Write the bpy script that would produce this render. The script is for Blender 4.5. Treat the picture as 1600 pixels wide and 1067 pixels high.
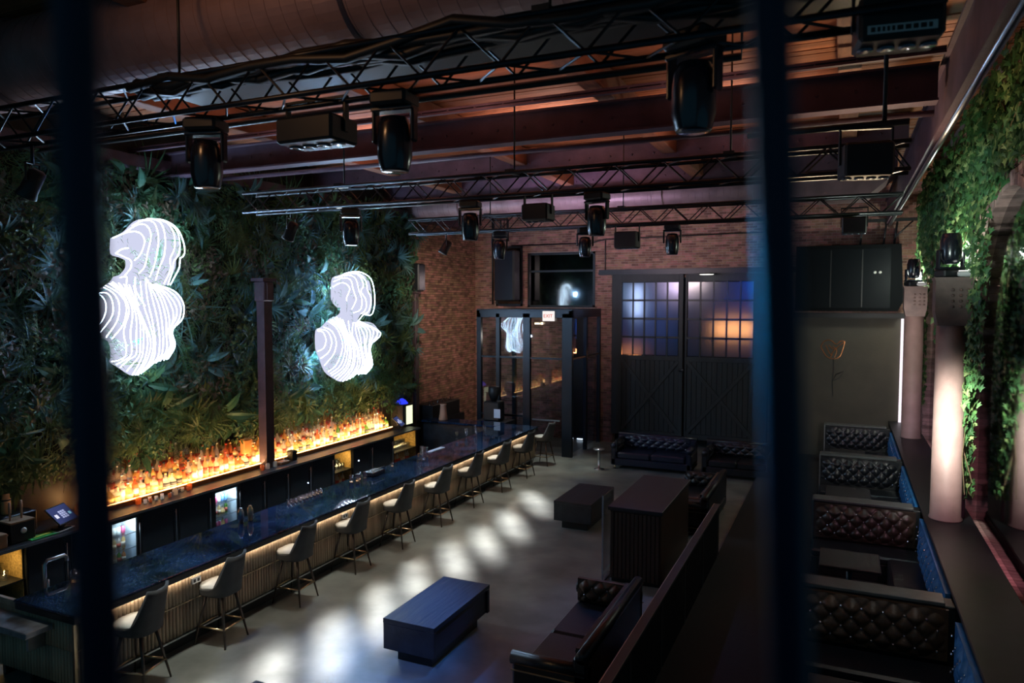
import bpy, math, random
from mathutils import Vector, Matrix
random.seed(7)
for _o in list(bpy.data.objects): bpy.data.objects.remove(_o)
scn = bpy.context.scene
COL = scn.collection
R = math.radians
# ---------------------------------------------------------------- camera
cam_d = bpy.data.cameras.new('camera'); cam = bpy.data.objects.new('camera', cam_d); COL.objects.link(cam)
YAW = math.atan2(518, 1136); PITCH = math.atan(63 / 1136)
cam.location = (0, 0, 4.4); cam.rotation_euler = (math.pi / 2 - PITCH, 0, YAW)
cam_d.sensor_width = 36; cam_d.lens = 1136 / 1600 * 36; cam_d.clip_start = 0.02; cam_d.clip_end = 200
cam_d.dof.use_dof = True; cam_d.dof.focus_distance = 10.0; cam_d.dof.aperture_fstop = 1.6
scn.camera = cam
# ---------------------------------------------------------------- world, exposure
w = bpy.data.worlds.new('world'); scn.world = w; w.use_nodes = True
w.node_tree.nodes['Background'].inputs[0].default_value = (0.015, 0.05, 0.075, 1)
w.node_tree.nodes['Background'].inputs[1].default_value = 1.3
vs = scn.view_settings; vs.view_transform = 'Standard'; vs.look = 'None'; vs.gamma = 1; vs.exposure = 0.0; vs.use_curve_mapping = False
scn.cycles.use_denoising = True
try: scn.cycles.denoiser = 'OPENIMAGEDENOISE'
except Exception: pass
scn.cycles.max_bounces = 6; scn.cycles.diffuse_bounces = 3; scn.cycles.glossy_bounces = 3
scn.cycles.transmission_bounces = 4; scn.cycles.transparent_max_bounces = 8
scn.cycles.sample_clamp_indirect = 4; scn.cycles.caustics_reflective = False; scn.cycles.caustics_refractive = False
# ---------------------------------------------------------------- room lights and added fills
def lamp(name, typ, loc, energy, color, target=None, size=0.1, size_y=None, angle=60, blend=0.6):
    d = bpy.data.lights.new(name, typ); o = bpy.data.objects.new(name, d); COL.objects.link(o)
    d.energy = energy; d.color = color; o.location = loc
    if typ == 'AREA':
        d.size = size
        if size_y: d.shape = 'RECTANGLE'; d.size_y = size_y
    else: d.shadow_soft_size = size
    if typ == 'SPOT': d.spot_size = R(angle); d.spot_blend = blend
    if target is not None:
        o.rotation_euler = (Vector(target) - Vector(loc)).to_track_quat('-Z', 'Y').to_euler()
    return o
POOLS = [(-6.0, 5.35), (-6.0, 6.35), (-5.92, 7.35), (-5.92, 8.45), (-5.98, 9.55), (-5.93, 10.65), (-5.88, 11.7), (-5.92, 12.9), (-6.05, 14.5)]
for px, py in POOLS:                                                   # narrow white beams from the truss heads onto the floor
    fl = lamp('floor_beam_light', 'SPOT', (px - 2.3, py + 3.4, 6.2), 12000, (1.0, 0.98, 0.97), (px, py, 0), 0.22, angle=4.0, blend=1); fl.scale = (1, 4.2, 1)
for y in (6.0, 9.0, 12.0, 15.0, 18.0): lamp('bar_wash_light', 'SPOT', (-7.0, y, 6.2), 820, (0.95, 1.0, 0.92), (-7.0, y, 0), 0.25, angle=36, blend=1)
for y, z in [(8.75, 5.3), (8.6, 4.5), (8.3, 3.7), (13.75, 4.7), (13.6, 3.9), (13.3, 3.1)]: lamp('neon_halo_light', 'POINT', (-10.93, y, z), 10, (0.22, 0.55, 1.0), size=.03); lamp('neon_glow_light', 'POINT', (-10.62, y, z), 58, (0.30, 0.58, 1.0), size=.03)
lamp('table_blue_light', 'SPOT', (-2.3, 9.6, 5.8), 1200, (0.04, 0.24, 1.0), (-4.75, 7.6, .45), 0.1, angle=17, blend=1)
lamp('sofa_blue_light', 'SPOT', (-5.0, 12.0, 5.9), 260, (0.12, 0.3, 1.0), (-2.6, 9.5, .3), 0.1, angle=34, blend=1)
lamp('sofa_trim_fill', 'SPOT', (-3.6, 4.4, 2.6), 26, (1.0, 0.55, 0.2), (-2.8, 6.85, .4), 0.1, angle=26, blend=1)  # added warm spot without a fitting, brightens the sofa's brass trim
lamp('far_sofa_blue_light', 'SPOT', (-4.0, 14.0, 5.9), 110, (0.15, 0.3, 1.0), (-4.0, 19.0, .6), 0.1, angle=34, blend=1)
lamp('door_blue_light', 'SPOT', (-2.6, 13.0, 5.6), 1800, (0.005, 0.10, 0.8), (-2.5, 21.8, 4.0), 0.1, angle=19, blend=1)  # added spot, stands in for the blue haze over the doors
lamp('bar_blue_light', 'SPOT', (-8.9, 11.6, 5.9), 380, (0.08, 0.30, 1.0), (-8.0, 7.9, 1.05), 0.2, angle=30, blend=1)
lamp('duct_warm_fill', 'SPOT', (-4.8, 2.0, 6.9), 60, (1.0, 0.50, 0.22), (-4.0, 5.2, 7.2), 0.3, angle=120, blend=1)  # added spot, only there to lift the big duct
lamp('post_blue_fill', 'SPOT', (-1.3, 1.5, 4.33), 420, (0.0, 0.34, 0.85), (-.043, .532, 4.35), 0.05, angle=7, blend=1)  # added spot, puts a blue edge on the near railing post
lamp('table_sheen_fill', 'SPOT', (-9.2, 15.6, 5.8), 260, (0.05, 0.25, 1.0), (-4.66, 7.9, .5), 0.2, angle=10, blend=1)  # added second blue spot, placed to make a sheen on the tabletop
lamp('floor_blue_light', 'SPOT', (-3.5, 3.0, 5.7), 1300, (0.16, 0.30, 1.0), (-5.0, 6.7, 0), 0.2, angle=28, blend=1)
lamp('truss_blue_light', 'SPOT', (-7.5, 7.2, 5.0), 200, (0.05, 0.25, 0.9), (-6.4, 4.6, 6.1), 0.1, angle=40, blend=1)
lamp('brick_warm_light', 'SPOT', (-8.4, 15.0, 5.6), 600, (1.0, 0.82, 0.66), (-11.3, 20.4, 3.6), 0.2, angle=66, blend=1)
lamp('back_brick_light', 'SPOT', (-5.0, 16.6, 5.2), 300, (1.0, 0.78, 0.78), (-6.0, 21.8, 6.0), 0.3, angle=100, blend=1)
for x, y, e in [(-7.6, 11.4, 170), (-4.5, 11.7, 230), (-1.6, 11.7, 150), (-4.4, 15.0, 75), (-7.6, 7.9, 75), (-4.5, 7.9, 95), (-1.6, 7.9, 60)]: lamp('deck_warm_fill', 'SPOT', (x, y, 6.2), e, (1.0, 0.58, 0.46), (x, y + .1, 7.4), 0.2, angle=140, blend=1)  # added upward spots without fittings, brighten the ceiling planks
lamp('lavender_uplight', 'SPOT', (-7.5, 10.5, 3.0), 130, (0.72, 0.62, 1.0), (-5.5, 12.0, 6.9), 0.3, angle=110, blend=1)
lamp('deck_amber_light', 'SPOT', (0.2, 10.2, 5.0), 170, (1.0, 0.76, 0.48), (0.6, 9.0, 7.4), 0.2, angle=120, blend=1)
lamp('shelf_warm_light', 'AREA', (-10.7, 11.8, 1.12), 120, (1.0, 0.60, 0.26), (-11.3, 11.8, 1.9), 8.6, 0.12)
lamp('column_light', 'SPOT', (0.75, 10.0, 3.1), 36, (1.0, 0.88, 0.82), (1.45, 12.3, 2.9), 0.15, angle=42, blend=1)
lamp('column_ivy_light', 'POINT', (1.42, 12.75, 5.1), 70, (0.90, 1.0, 0.86), size=0.08)
lamp('far_column_ivy_light', 'POINT', (1.35, 19.6, 5.0), 90, (0.90, 1.0, 0.86), size=0.08)
lamp('arch_ivy_light', 'SPOT', (.6, 9.6, 4.8), 150, (0.80, 1.0, 0.92), (1.8, 11.8, 5.6), 0.2, angle=70, blend=1)
lamp('jamb_ivy_light', 'SPOT', (1.1, 10.9, 3.0), 420, (0.95, 1.0, 0.9), (1.9, 13.0, 2.4), 0.1, angle=90, blend=1)
lamp('far_column_light', 'SPOT', (1.0, 17.3, 4.2), 90, (1.0, 0.9, 0.85), (1.6, 19.4, 3.4), 0.1, angle=110, blend=1)
lamp('vestibule_fill', 'POINT', (-9.2, 20.6, 3.3), 30, (1.0, .8, .6), size=.1)  # added point light, brightens the brick seen through the entrance glass
for y, z, c, e in [(7.84, .87, (.7, .9, 1), 4), (9.95, .87, (.7, .9, 1), 4.5), (5.92, .9, (1, .7, .3), 2.5), (13.45, .9, (1, .7, .3), 3), (16.05, .9, (1, .7, .3), 4)]: lamp('cabinet_light', 'AREA', (-10.45, y, z), e * 1.6, c, (-10.85, y, .3), .4, .05)
lamp('duct_mauve_fill', 'SPOT', (-6.0, 14.6, 5.0), 420, (0.80, 0.62, 1.0), (-6.0, 17.5, 6.9), 0.2, angle=110, blend=1)  # added spot, brightens the far duct in the neon's lavender
lamp('sill_pink_light', 'SPOT', (1.5, 9.8, 2.6), 65, (1.0, 0.45, 0.62), (1.95, 11.6, 1.0), 0.1, angle=110, blend=1)
lamp('far_sill_pink_light', 'SPOT', (1.5, 16.5, 2.6), 45, (0.8, 0.4, 0.9), (1.95, 18.9, 1.1), 0.1, angle=90, blend=1)
lamp('panel_amber_light', 'SPOT', (1.2, 20.6, 4.1), 15, (1.0, 0.72, 0.38), (1.0, 21.6, 2.6), 0.1, angle=100, blend=1)
for y in (7.5, 11.5, 15.5): lamp('booth_light', 'SPOT', (0.9, y, 5.2), 38, (0.5, 0.8, 0.9), (0.9, y + .8, 0), 0.2, angle=50, blend=1)
lamp('booth_end_light', 'SPOT', (0.9, 6.6, 4.2), 20, (1.0, .8, .62), (0.2, 8.9, 0.8), 0.1, angle=60, blend=1)
# ---------------------------------------------------------------- materials
MATS = {}
def emat(name, col, s): return mat(name, (0, 0, 0), .5, emis=col, estr=s, spec=0)
def mat(name, col, rough=0.5, metal=0.0, var=0.0, vscale=6.0, bump=0.0, bscale=40.0, col2=None, emis=None, estr=0.0,
        island=0.0, trans=0.0, coat=0.0, stretch=None, spec=0.5):
    if name in MATS: return MATS[name]
    m = bpy.data.materials.new(name); m.use_nodes = True; nt = m.node_tree; N = nt.nodes; L = nt.links
    b = N['Principled BSDF']; b.inputs['Base Color'].default_value = (*col, 1); b.inputs['Roughness'].default_value = rough
    b.inputs['Metallic'].default_value = metal; b.inputs['Specular IOR Level'].default_value = spec
    if coat: b.inputs['Coat Weight'].default_value = coat; b.inputs['Coat Roughness'].default_value = 0.15
    if trans: b.inputs['Transmission Weight'].default_value = trans
    if emis: b.inputs['Emission Color'].default_value = (*emis, 1); b.inputs['Emission Strength'].default_value = estr
    src = None
    if var or bump:
        tc = N.new('ShaderNodeTexCoord'); mp = N.new('ShaderNodeMapping'); L.new(tc.outputs['Object'], mp.inputs[0])
        if stretch: mp.inputs['Scale'].default_value = stretch
    if var:
        nz = N.new('ShaderNodeTexNoise'); nz.inputs['Scale'].default_value = vscale; nz.inputs['Detail'].default_value = 5
        L.new(mp.outputs[0], nz.inputs[0])
        mx = N.new('ShaderNodeMix'); mx.data_type = 'RGBA'; c2 = col2 or tuple(c * (1 - var) for c in col)
        mx.inputs[6].default_value = (*col, 1); mx.inputs[7].default_value = (*c2, 1)
        cr = N.new('ShaderNodeMapRange'); cr.inputs[1].default_value = .35; cr.inputs[2].default_value = .65
        L.new(nz.outputs[0], cr.inputs[0]); L.new(cr.outputs[0], mx.inputs[0]); src = mx.outputs[2]
    if island:
        g = N.new('ShaderNodeNewGeometry'); oi = N.new('ShaderNodeObjectInfo'); ad = N.new('ShaderNodeMath'); ad.operation = 'ADD'
        L.new(g.outputs['Random Per Island'], ad.inputs[0]); L.new(oi.outputs['Random'], ad.inputs[1])
        fr = N.new('ShaderNodeMath'); fr.operation = 'FRACT'; L.new(ad.outputs[0], fr.inputs[0])
        mr = N.new('ShaderNodeMapRange'); mr.inputs[3].default_value = 1 - island; mr.inputs[4].default_value = 1 + island
        L.new(fr.outputs[0], mr.inputs[0])
        hs = N.new('ShaderNodeHueSaturation'); L.new(mr.outputs[0], hs.inputs['Value'])
        mr2 = N.new('ShaderNodeMapRange'); mr2.inputs[3].default_value = .5 - island * .05; mr2.inputs[4].default_value = .5 + island * .05
        L.new(g.outputs['Random Per Island'], mr2.inputs[0]); L.new(mr2.outputs[0], hs.inputs['Hue'])
        if src: L.new(src, hs.inputs['Color'])
        else: hs.inputs['Color'].default_value = (*col, 1)
        src = hs.outputs[0]
    if src: L.new(src, b.inputs['Base Color'])
    if bump:
        n2 = N.new('ShaderNodeTexNoise'); n2.inputs['Scale'].default_value = bscale; n2.inputs['Detail'].default_value = 4
        L.new(mp.outputs[0], n2.inputs[0]); bp = N.new('ShaderNodeBump'); bp.inputs['Strength'].default_value = bump
        bp.inputs['Distance'].default_value = 0.02; L.new(n2.outputs[0], bp.inputs['Height']); L.new(bp.outputs[0], b.inputs['Normal'])
    MATS[name] = m; return m
def leafmat(name, col, col2, tl=0.35):
    if name in MATS: return MATS[name]
    m = mat(name, col, 0.5, var=.5, vscale=3, col2=col2, island=.35)
    nt = m.node_tree; N = nt.nodes; L = nt.links; b = N['Principled BSDF']; o = N['Material Output']
    t = N.new('ShaderNodeBsdfTranslucent'); s = b.inputs['Base Color'].links[0].from_socket; L.new(s, t.inputs[0])
    mx = N.new('ShaderNodeMixShader'); mx.inputs[0].default_value = tl
    L.new(b.outputs[0], mx.inputs[1]); L.new(t.outputs[0], mx.inputs[2]); L.new(mx.outputs[0], o.inputs[0]); return m
def bottlemat(name, col, tl=0.6):
    if name in MATS: return MATS[name]
    m = mat(name, col, 0.12, coat=.3); nt = m.node_tree; N = nt.nodes; L = nt.links; b = N['Principled BSDF']; o = N['Material Output']
    t = N.new('ShaderNodeBsdfTranslucent'); t.inputs[0].default_value = (*col, 1)
    mx = N.new('ShaderNodeMixShader'); mx.inputs[0].default_value = tl
    tr = N.new('ShaderNodeBsdfTransparent'); tr.inputs[0].default_value = (*[min(1, c * 1.1) for c in col], 1)
    m2 = N.new('ShaderNodeMixShader'); m2.inputs[0].default_value = .35
    L.new(b.outputs[0], mx.inputs[1]); L.new(t.outputs[0], mx.inputs[2]); L.new(mx.outputs[0], m2.inputs[1]); L.new(tr.outputs[0], m2.inputs[2])
    L.new(m2.outputs[0], o.inputs[0]); return m
def glassmat(name, tint=(.8, .85, .9), refl=.12, rough=.03):
    if name in MATS: return MATS[name]
    m = bpy.data.materials.new(name); m.use_nodes = True; N = m.node_tree.nodes; L = m.node_tree.links; N.remove(N['Principled BSDF'])
    t = N.new('ShaderNodeBsdfTransparent'); t.inputs[0].default_value = (*tint, 1)
    g = N.new('ShaderNodeBsdfGlossy'); g.inputs['Roughness'].default_value = rough; g.inputs[0].default_value = (1, 1, 1, 1)
    lw = N.new('ShaderNodeLayerWeight'); lw.inputs[0].default_value = .5; f = N.new('ShaderNodeMath'); f.operation = 'POWER'; f.inputs[1].default_value = 4; L.new(lw.outputs['Facing'], f.inputs[0])
    a = N.new('ShaderNodeMath'); a.operation = 'ADD'; a.inputs[1].default_value = refl; L.new(f.outputs[0], a.inputs[0])
    mx = N.new('ShaderNodeMixShader'); L.new(a.outputs[0], mx.inputs[0]); L.new(t.outputs[0], mx.inputs[1]); L.new(g.outputs[0], mx.inputs[2])
    L.new(mx.outputs[0], N['Material Output'].inputs[0]); MATS[name] = m; return m

black = mat('black_paint', (.012, .014, .016), .45, var=.4, vscale=5)
blackgloss = mat('black_gloss', (.01, .012, .02), .25, coat=.6)
postmat = mat('black_gloss_blue_tint', (.002, .007, .028), .4, var=.2, spec=.3)  # black post; part of its blue glow is put into the colour
trussm = mat('truss_black', (.03, .033, .04), .32, metal=.7, var=.3)
steel = mat('brushed_steel', (.55, .57, .6), .3, metal=1, var=.15, vscale=20)
brass = mat('brass', (.75, .56, .34), .28, metal=1, var=.2, vscale=14)
beamm = mat('plum_steel_paint', (.12, .07, .095), .5, var=.35, vscale=3, bump=.2)
ductm = mat('galvanised_duct', (.36, .23, .23), .45, metal=.2, var=.3, vscale=2.5, bump=.08)
woodm = mat('ceiling_plank_wood', (.46, .16, .07), .6, var=.4, vscale=2.5, bump=.4, bscale=12, island=.3, stretch=(.4, 4, 1))
joistm = mat('joist_timber', (.30, .12, .065), .65, var=.4, vscale=4, bump=.4, stretch=(3, .3, 1))
brickm = mat('red_brick', (.34, .17, .125), .85, var=.4, vscale=5, bump=.5, bscale=30, island=.45)
pinkbrick = mat('pale_brick', (.50, .30, .27), .85, var=.4, vscale=6, bump=.5, bscale=30, island=.3)
mortar = mat('mortar', (.40, .31, .26), .95, var=.3, vscale=9, bump=.4)
darkwall = mat('dark_wall_paint', (.02, .018, .018), .7, var=.3, vscale=3, bump=.1)
brownwall = mat('brown_wall_panel', (.06, .052, .036), .6, var=.25, vscale=2, bump=.15)
concrete = mat('polished_concrete', (.215, .225, .205), .32, var=.5, vscale=1.6, col2=(.115, .122, .112), bump=.05, bscale=14, spec=.6)
darkwood = mat('black_stained_oak', (.022, .024, .03), .42, var=.5, vscale=5, bump=.3, bscale=14, stretch=(1, .12, 1))
slatwood = mat('pale_fluted_oak', (.55, .41, .28), .6, var=.35, vscale=9, bump=.3, bscale=20, stretch=(1, 1, .1))
brownslat = mat('walnut_panel', (.045, .022, .012), .5, var=.4, vscale=8, stretch=(1, 1, .1))
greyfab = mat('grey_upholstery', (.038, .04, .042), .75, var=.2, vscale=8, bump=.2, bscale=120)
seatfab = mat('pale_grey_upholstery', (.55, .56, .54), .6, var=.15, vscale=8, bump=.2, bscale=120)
leather = mat('black_leather', (.010, .012, .016), .32, var=.3, vscale=8, bump=.15, bscale=60)
brownleather = mat('brown_leather', (.10, .055, .03), .38, var=.4, vscale=6, bump=.15, bscale=60)
blueleather = mat('blue_velvet', (.02, .16, .42), .45, var=.35, vscale=6, bump=.1)
studm = mat('silver_button', (.5, .55, .65), .25, metal=.9)
def marble():
    m = mat('navy_marble', (.010, .028, .075), .03, var=.6, vscale=2.2, col2=(.003, .006, .012))
    nt = m.node_tree; N = nt.nodes; L = nt.links; b = N['Principled BSDF']
    tc = N.new('ShaderNodeTexCoord'); nz = N.new('ShaderNodeTexNoise'); nz.inputs['Scale'].default_value = 5.5; nz.inputs['Detail'].default_value = 9
    nz.inputs['Distortion'].default_value = 1.2
    L.new(tc.outputs['Object'], nz.inputs[0]); sb = N.new('ShaderNodeMath'); sb.operation = 'SUBTRACT'; sb.inputs[1].default_value = .5
    ab = N.new('ShaderNodeMath'); ab.operation = 'ABSOLUTE'; mr = N.new('ShaderNodeMapRange'); mr.inputs[2].default_value = .012
    mr.inputs[3].default_value = .5; mr.inputs[4].default_value = 0
    L.new(nz.outputs[0], sb.inputs[0]); L.new(sb.outputs[0], ab.inputs[0]); L.new(ab.outputs[0], mr.inputs[0])
    old = b.inputs['Base Color'].links[0].from_socket; mx = N.new('ShaderNodeMix'); mx.data_type = 'RGBA'
    L.new(mr.outputs[0], mx.inputs[0]); L.new(old, mx.inputs[6]); mx.inputs[7].default_value = (.10, .17, .26, 1); L.new(mx.outputs[2], b.inputs['Base Color'])
    return m
marblem = marble()
greymarble = mat('grey_marble', (.32, .34, .37), .2, var=.5, vscale=5, coat=.4)
neonm = emat('neon_tube_light', (.58, .80, 1.0), 34.0)
acrylic = emat('edge_lit_acrylic', (.74, .77, 1.0), .88)
ledwarm = emat('warm_led_strip', (1.0, .60, .24), 9.0)
shelfglow = emat('backlit_shelf', (1.0, .50, .20), 6.5)
stepwood = mat('amber_lacquered_step', (.30, .13, .04), .3, var=.4, vscale=9)
mirrorm = mat('dark_mirror', (.12, .14, .17), .06, metal=1)
# ---------------------------------------------------------------- mesh helpers
class MB:
    def __init__(s): s.v = []; s.f = []; s.mi = []; s.mats = []; s.sm = []
    def _m(s, m):
        if m not in s.mats: s.mats.append(m)
        return s.mats.index(m)
    def add(s, vs_, fs, m, smooth=False):
        k = len(s.v); s.v += [tuple(v) for v in vs_]; i = s._m(m)
        for f in fs: s.f.append(tuple(k + a for a in f)); s.mi.append(i); s.sm.append(smooth)
    def box(s, a, b, m, rot=None, bev=0.0):
        x0, y0, z0 = [min(a[i], b[i]) for i in range(3)]; x1, y1, z1 = [max(a[i], b[i]) for i in range(3)]
        if bev:
            c = min(bev, (x1 - x0) / 2.01, (y1 - y0) / 2.01, (z1 - z0) / 2.01)
            def ring(x0, x1, y0, y1, z, c): return [(x0 + c, y0, z), (x1 - c, y0, z), (x1, y0 + c, z), (x1, y1 - c, z), (x1 - c, y1, z), (x0 + c, y1, z), (x0, y1 - c, z), (x0, y0 + c, z)]
            vs_ = ring(x0 + c, x1 - c, y0 + c, y1 - c, z0, c * .5) + ring(x0, x1, y0, y1, z0 + c, c) + ring(x0, x1, y0, y1, z1 - c, c) + ring(x0 + c, x1 - c, y0 + c, y1 - c, z1, c * .5)
            fs = [tuple(reversed(range(8))), tuple(range(24, 32))]
            for r in range(3):
                for i in range(8): j = (i + 1) % 8; fs.append((r * 8 + i, r * 8 + j, r * 8 + 8 + j, r * 8 + 8 + i))
        else:
            vs_ = [(x0, y0, z0), (x1, y0, z0), (x1, y1, z0), (x0, y1, z0), (x0, y0, z1), (x1, y0, z1), (x1, y1, z1), (x0, y1, z1)]
            fs = [(0, 3, 2, 1), (4, 5, 6, 7), (0, 1, 5, 4), (1, 2, 6, 5), (2, 3, 7, 6), (3, 0, 4, 7)]
        if rot is not None: vs_ = [tuple(rot @ Vector(v)) for v in vs_]
        s.add(vs_, fs, m)
    def tube(s, pts, r, m, n=6, cap=True):
        pts = [Vector(p) for p in pts]; rs = r if isinstance(r, (list, tuple)) else [r] * len(pts); vs_ = []; prev = None
        for i, p in enumerate(pts):
            d = (pts[min(i + 1, len(pts) - 1)] - pts[max(i - 1, 0)]).normalized()
            if prev is None: u = d.orthogonal().normalized()
            else:
                u = prev - d * prev.dot(d)
                u = u.normalized() if u.length > 1e-6 else d.orthogonal().normalized()
            prev = u; v = d.cross(u)
            for k in range(n): a = 2 * math.pi * k / n; vs_.append(p + (u * math.cos(a) + v * math.sin(a)) * rs[i])
        fs = []
        for i in range(len(pts) - 1):
            for k in range(n): j = (k + 1) % n; fs.append((i * n + k, i * n + j, i * n + n + j, i * n + n + k))
        if cap: fs.append(tuple(reversed(range(n)))); fs.append(tuple(range((len(pts) - 1) * n, len(pts) * n)))
        s.add(vs_, fs, m, n >= 6)
    def lathe(s, prof, c, m, n=12, axis='z', smooth=True):
        vs_ = []; fs = []
        for r, h in prof:
            for k in range(n):
                a = 2 * math.pi * k / n
                if axis == 'z': vs_.append((c[0] + r * math.cos(a), c[1] + r * math.sin(a), c[2] + h))
                elif axis == 'x': vs_.append((c[0] + h, c[1] + r * math.cos(a), c[2] + r * math.sin(a)))
                else: vs_.append((c[0] + r * math.sin(a), c[1] + h, c[2] + r * math.cos(a)))
        for i in range(len(prof) - 1):
            for k in range(n): j = (k + 1) % n; fs.append((i * n + k, i * n + j, i * n + n + j, i * n + n + k))
        fs.append(tuple(reversed(range(n)))); fs.append(tuple(range((len(prof) - 1) * n, len(prof) * n)))
        s.add(vs_, fs, m, smooth)
    def prism(s, poly, m, axis, a, b):
        """poly: list of 2D points; extruded along axis from a to b"""
        n = len(poly)
        def P(p, t): return (t, p[0], p[1]) if axis == 'x' else ((p[0], t, p[1]) if axis == 'y' else (p[0], p[1], t))
        s.add([P(p, a) for p in poly] + [P(p, b) for p in poly], [tuple(reversed(range(n))), tuple(range(n, 2 * n))] + [(i, (i + 1) % n, n + (i + 1) % n, n + i) for i in range(n)], m)
    def build(s, name, parent=None, **k):
        me = bpy.data.meshes.new(name); me.from_pydata(s.v, [], s.f)
        for m in s.mats: me.materials.append(m)
        me.polygons.foreach_set('material_index', s.mi); me.polygons.foreach_set('use_smooth', s.sm); me.update()
        o = bpy.data.objects.new(name, me); COL.objects.link(o)
        if parent is not None: o.parent = parent
        for a, b in k.items(): o[a] = b
        return o
def thing(name, label, cat, loc=(0, 0, 0), rz=0, group=None):
    o = bpy.data.objects.new(name, None); COL.objects.link(o); o.location = loc; o.rotation_euler = (0, 0, rz); o.empty_display_size = .1
    o['label'] = label; o['category'] = cat
    if group: o['group'] = group
    return o
def tag(o, label, cat, group=None):
    o['label'] = label; o['category'] = cat
    if group: o['group'] = group
    return o
def dup(o, parent=None, loc=None, rz=None, label=None, group=None, kids=None):
    c = o.copy(); COL.objects.link(c)
    if parent is not None: c.parent = parent
    if loc is not None: c.location = loc
    if rz is not None: c.rotation_euler = (0, 0, rz)
    if label: c['label'] = label
    if group: c['group'] = group
    for ch in list(KIDS.get(o.name, o.children)): dup(ch, c)
    return c
KIDS = {}
def inst(name, me, parent, loc, rot=(0, 0, 0), sc=1):
    o = bpy.data.objects.new(name, me); COL.objects.link(o); o.parent = parent; o.location = loc; o.rotation_euler = rot
    o.scale = (sc, sc, sc) if not isinstance(sc, tuple) else sc; return o
ORD = ['nearest the left edge', 'second', 'third', 'fourth', 'fifth', 'sixth', 'seventh', 'eighth', 'ninth', 'tenth']
# ================================================================ SETTING
m = MB(); m.box((-13, -1, -.2), (3.2, 22.5, 0), concrete); floor = m.build('floor', kind='structure')
ceil = MB(); ceil.box((-13, -1, 7.56), (3.2, 22.5, 7.7), darkwall); ceiling = ceil.build('ceiling', kind='structure')
pm = MB(); pm.box((-7.2, 0, 0), (7.2, .142, .045), woodm); pl0 = pm.build('plank', ceiling); pl0.location = (-4.9, -.9, 7.5); y = -.9
for i in range(1, 157):
    o = pl0.copy(); COL.objects.link(o); o.parent = ceiling; o.location = (-4.9 + random.uniform(-.05, .05), -.9 + i * .148, 7.5 + random.uniform(-.008, .012))
m = MB(); m.box((-11.6, -1, -.1), (-11.3, 22, 7.6), darkwall); wall_left = m.build('wall_left', kind='structure')
def bricks(mb, axis, at, out, u0, u1, z0, z1, holes, matr, L=.215, Hh=.072, j=.011):
    """brick courses on a wall plane: axis 'y' wall at Y=at (u is x); axis 'x' wall at X=at (u is y); out = +-1 facing; holes list of (u0,u1,z0,z1)"""
    r = 0; z = z0
    while z + Hh <= z1:
        u = u0 - (L / 2 if r % 2 else 0)
        while u < u1:
            a, b = max(u, u0), min(u + L - j, u1)
            if b - a > .03:
                segs = [(a, b)]
                for h in holes:
                    if z + Hh * .5 > h[2] and z + Hh * .5 < h[3]:
                        ns = []
                        for (p, q) in segs:
                            if q <= h[0] or p >= h[1]: ns.append((p, q))
                            else:
                                if p < h[0]: ns.append((p, h[0]))
                                if q > h[1]: ns.append((h[1], q))
                        segs = ns
                d = random.uniform(.006, .018) * out
                for (p, q) in segs:
                    if q - p < .03: continue
                    zz = z + Hh - j
                    if axis == 'y': vs_ = [(p, at, z), (q, at, z), (q, at, zz), (p, at, zz), (p, at + d, z), (q, at + d, z), (q, at + d, zz), (p, at + d, zz)]
                    else: vs_ = [(at, p, z), (at, q, z), (at, q, zz), (at, p, zz), (at + d, p, z), (at + d, q, z), (at + d, q, zz), (at + d, p, zz)]
                    mb.add(vs_, [(4, 5, 6, 7), (0, 1, 5, 4), (3, 7, 6, 2), (0, 4, 7, 3), (1, 2, 6, 5)], matr)
            u += L
        z += Hh; r += 1
bm_ = MB(); bricks(bm_, 'x', -11.3, 1, 17.7, 21.8, 0.0, 7.5, [], brickm); bm_.build('brick_courses', wall_left, kind='stuff')
# back wall with doorway openings
YB = 21.8
m = MB()
def wallpieces(m, holes, x0, x1, z0, z1):
    xs = sorted(set([x0, x1] + [h[0] for h in holes] + [h[1] for h in holes]))
    for a, b in zip(xs, xs[1:]):
        hz = sorted([(h[2], h[3]) for h in holes if h[0] < (a + b) / 2 < h[1]]); z = z0
        for p, q in hz:
            if p > z: m.box((a, YB, z), (b, YB + .3, p), mortar)
            z = q
        if z < z1: m.box((a, YB, z), (b, YB + .3, z1), mortar)
holes = [(-9.37, -7.08, 4.2, 5.95), (-10.52, -9.55, 4.24, 6.2), (-8.15, -6.95, 0, 3.9), (-6.5, -1.9, 0, 5.1)]
wallpieces(m, holes, -11.6, 2.3, 0, 7.6); wall_back = m.build('wall_back', kind='structure')
bm_ = MB(); bricks(bm_, 'y', YB, -1, -11.3, 1.8, 0.0, 7.5, holes + [(-1.25, 1.5, 0, 4.0)], brickm); bm_.build('brick_courses', wall_back, kind='stuff')
m = MB(); m.box((-13, 22.6, -.1), (2.3, 22.7, 7.6), darkwall); m.build('wall_outer', kind='structure')
m = MB(); m.box((-1.25, YB - .06, 0), (1.5, YB - .001, 4.0), brownwall); m.box((-1.3, YB - .1, 3.95), (1.62, YB - .001, 4.08), black); m.build('trim_1', kind='structure')
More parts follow.
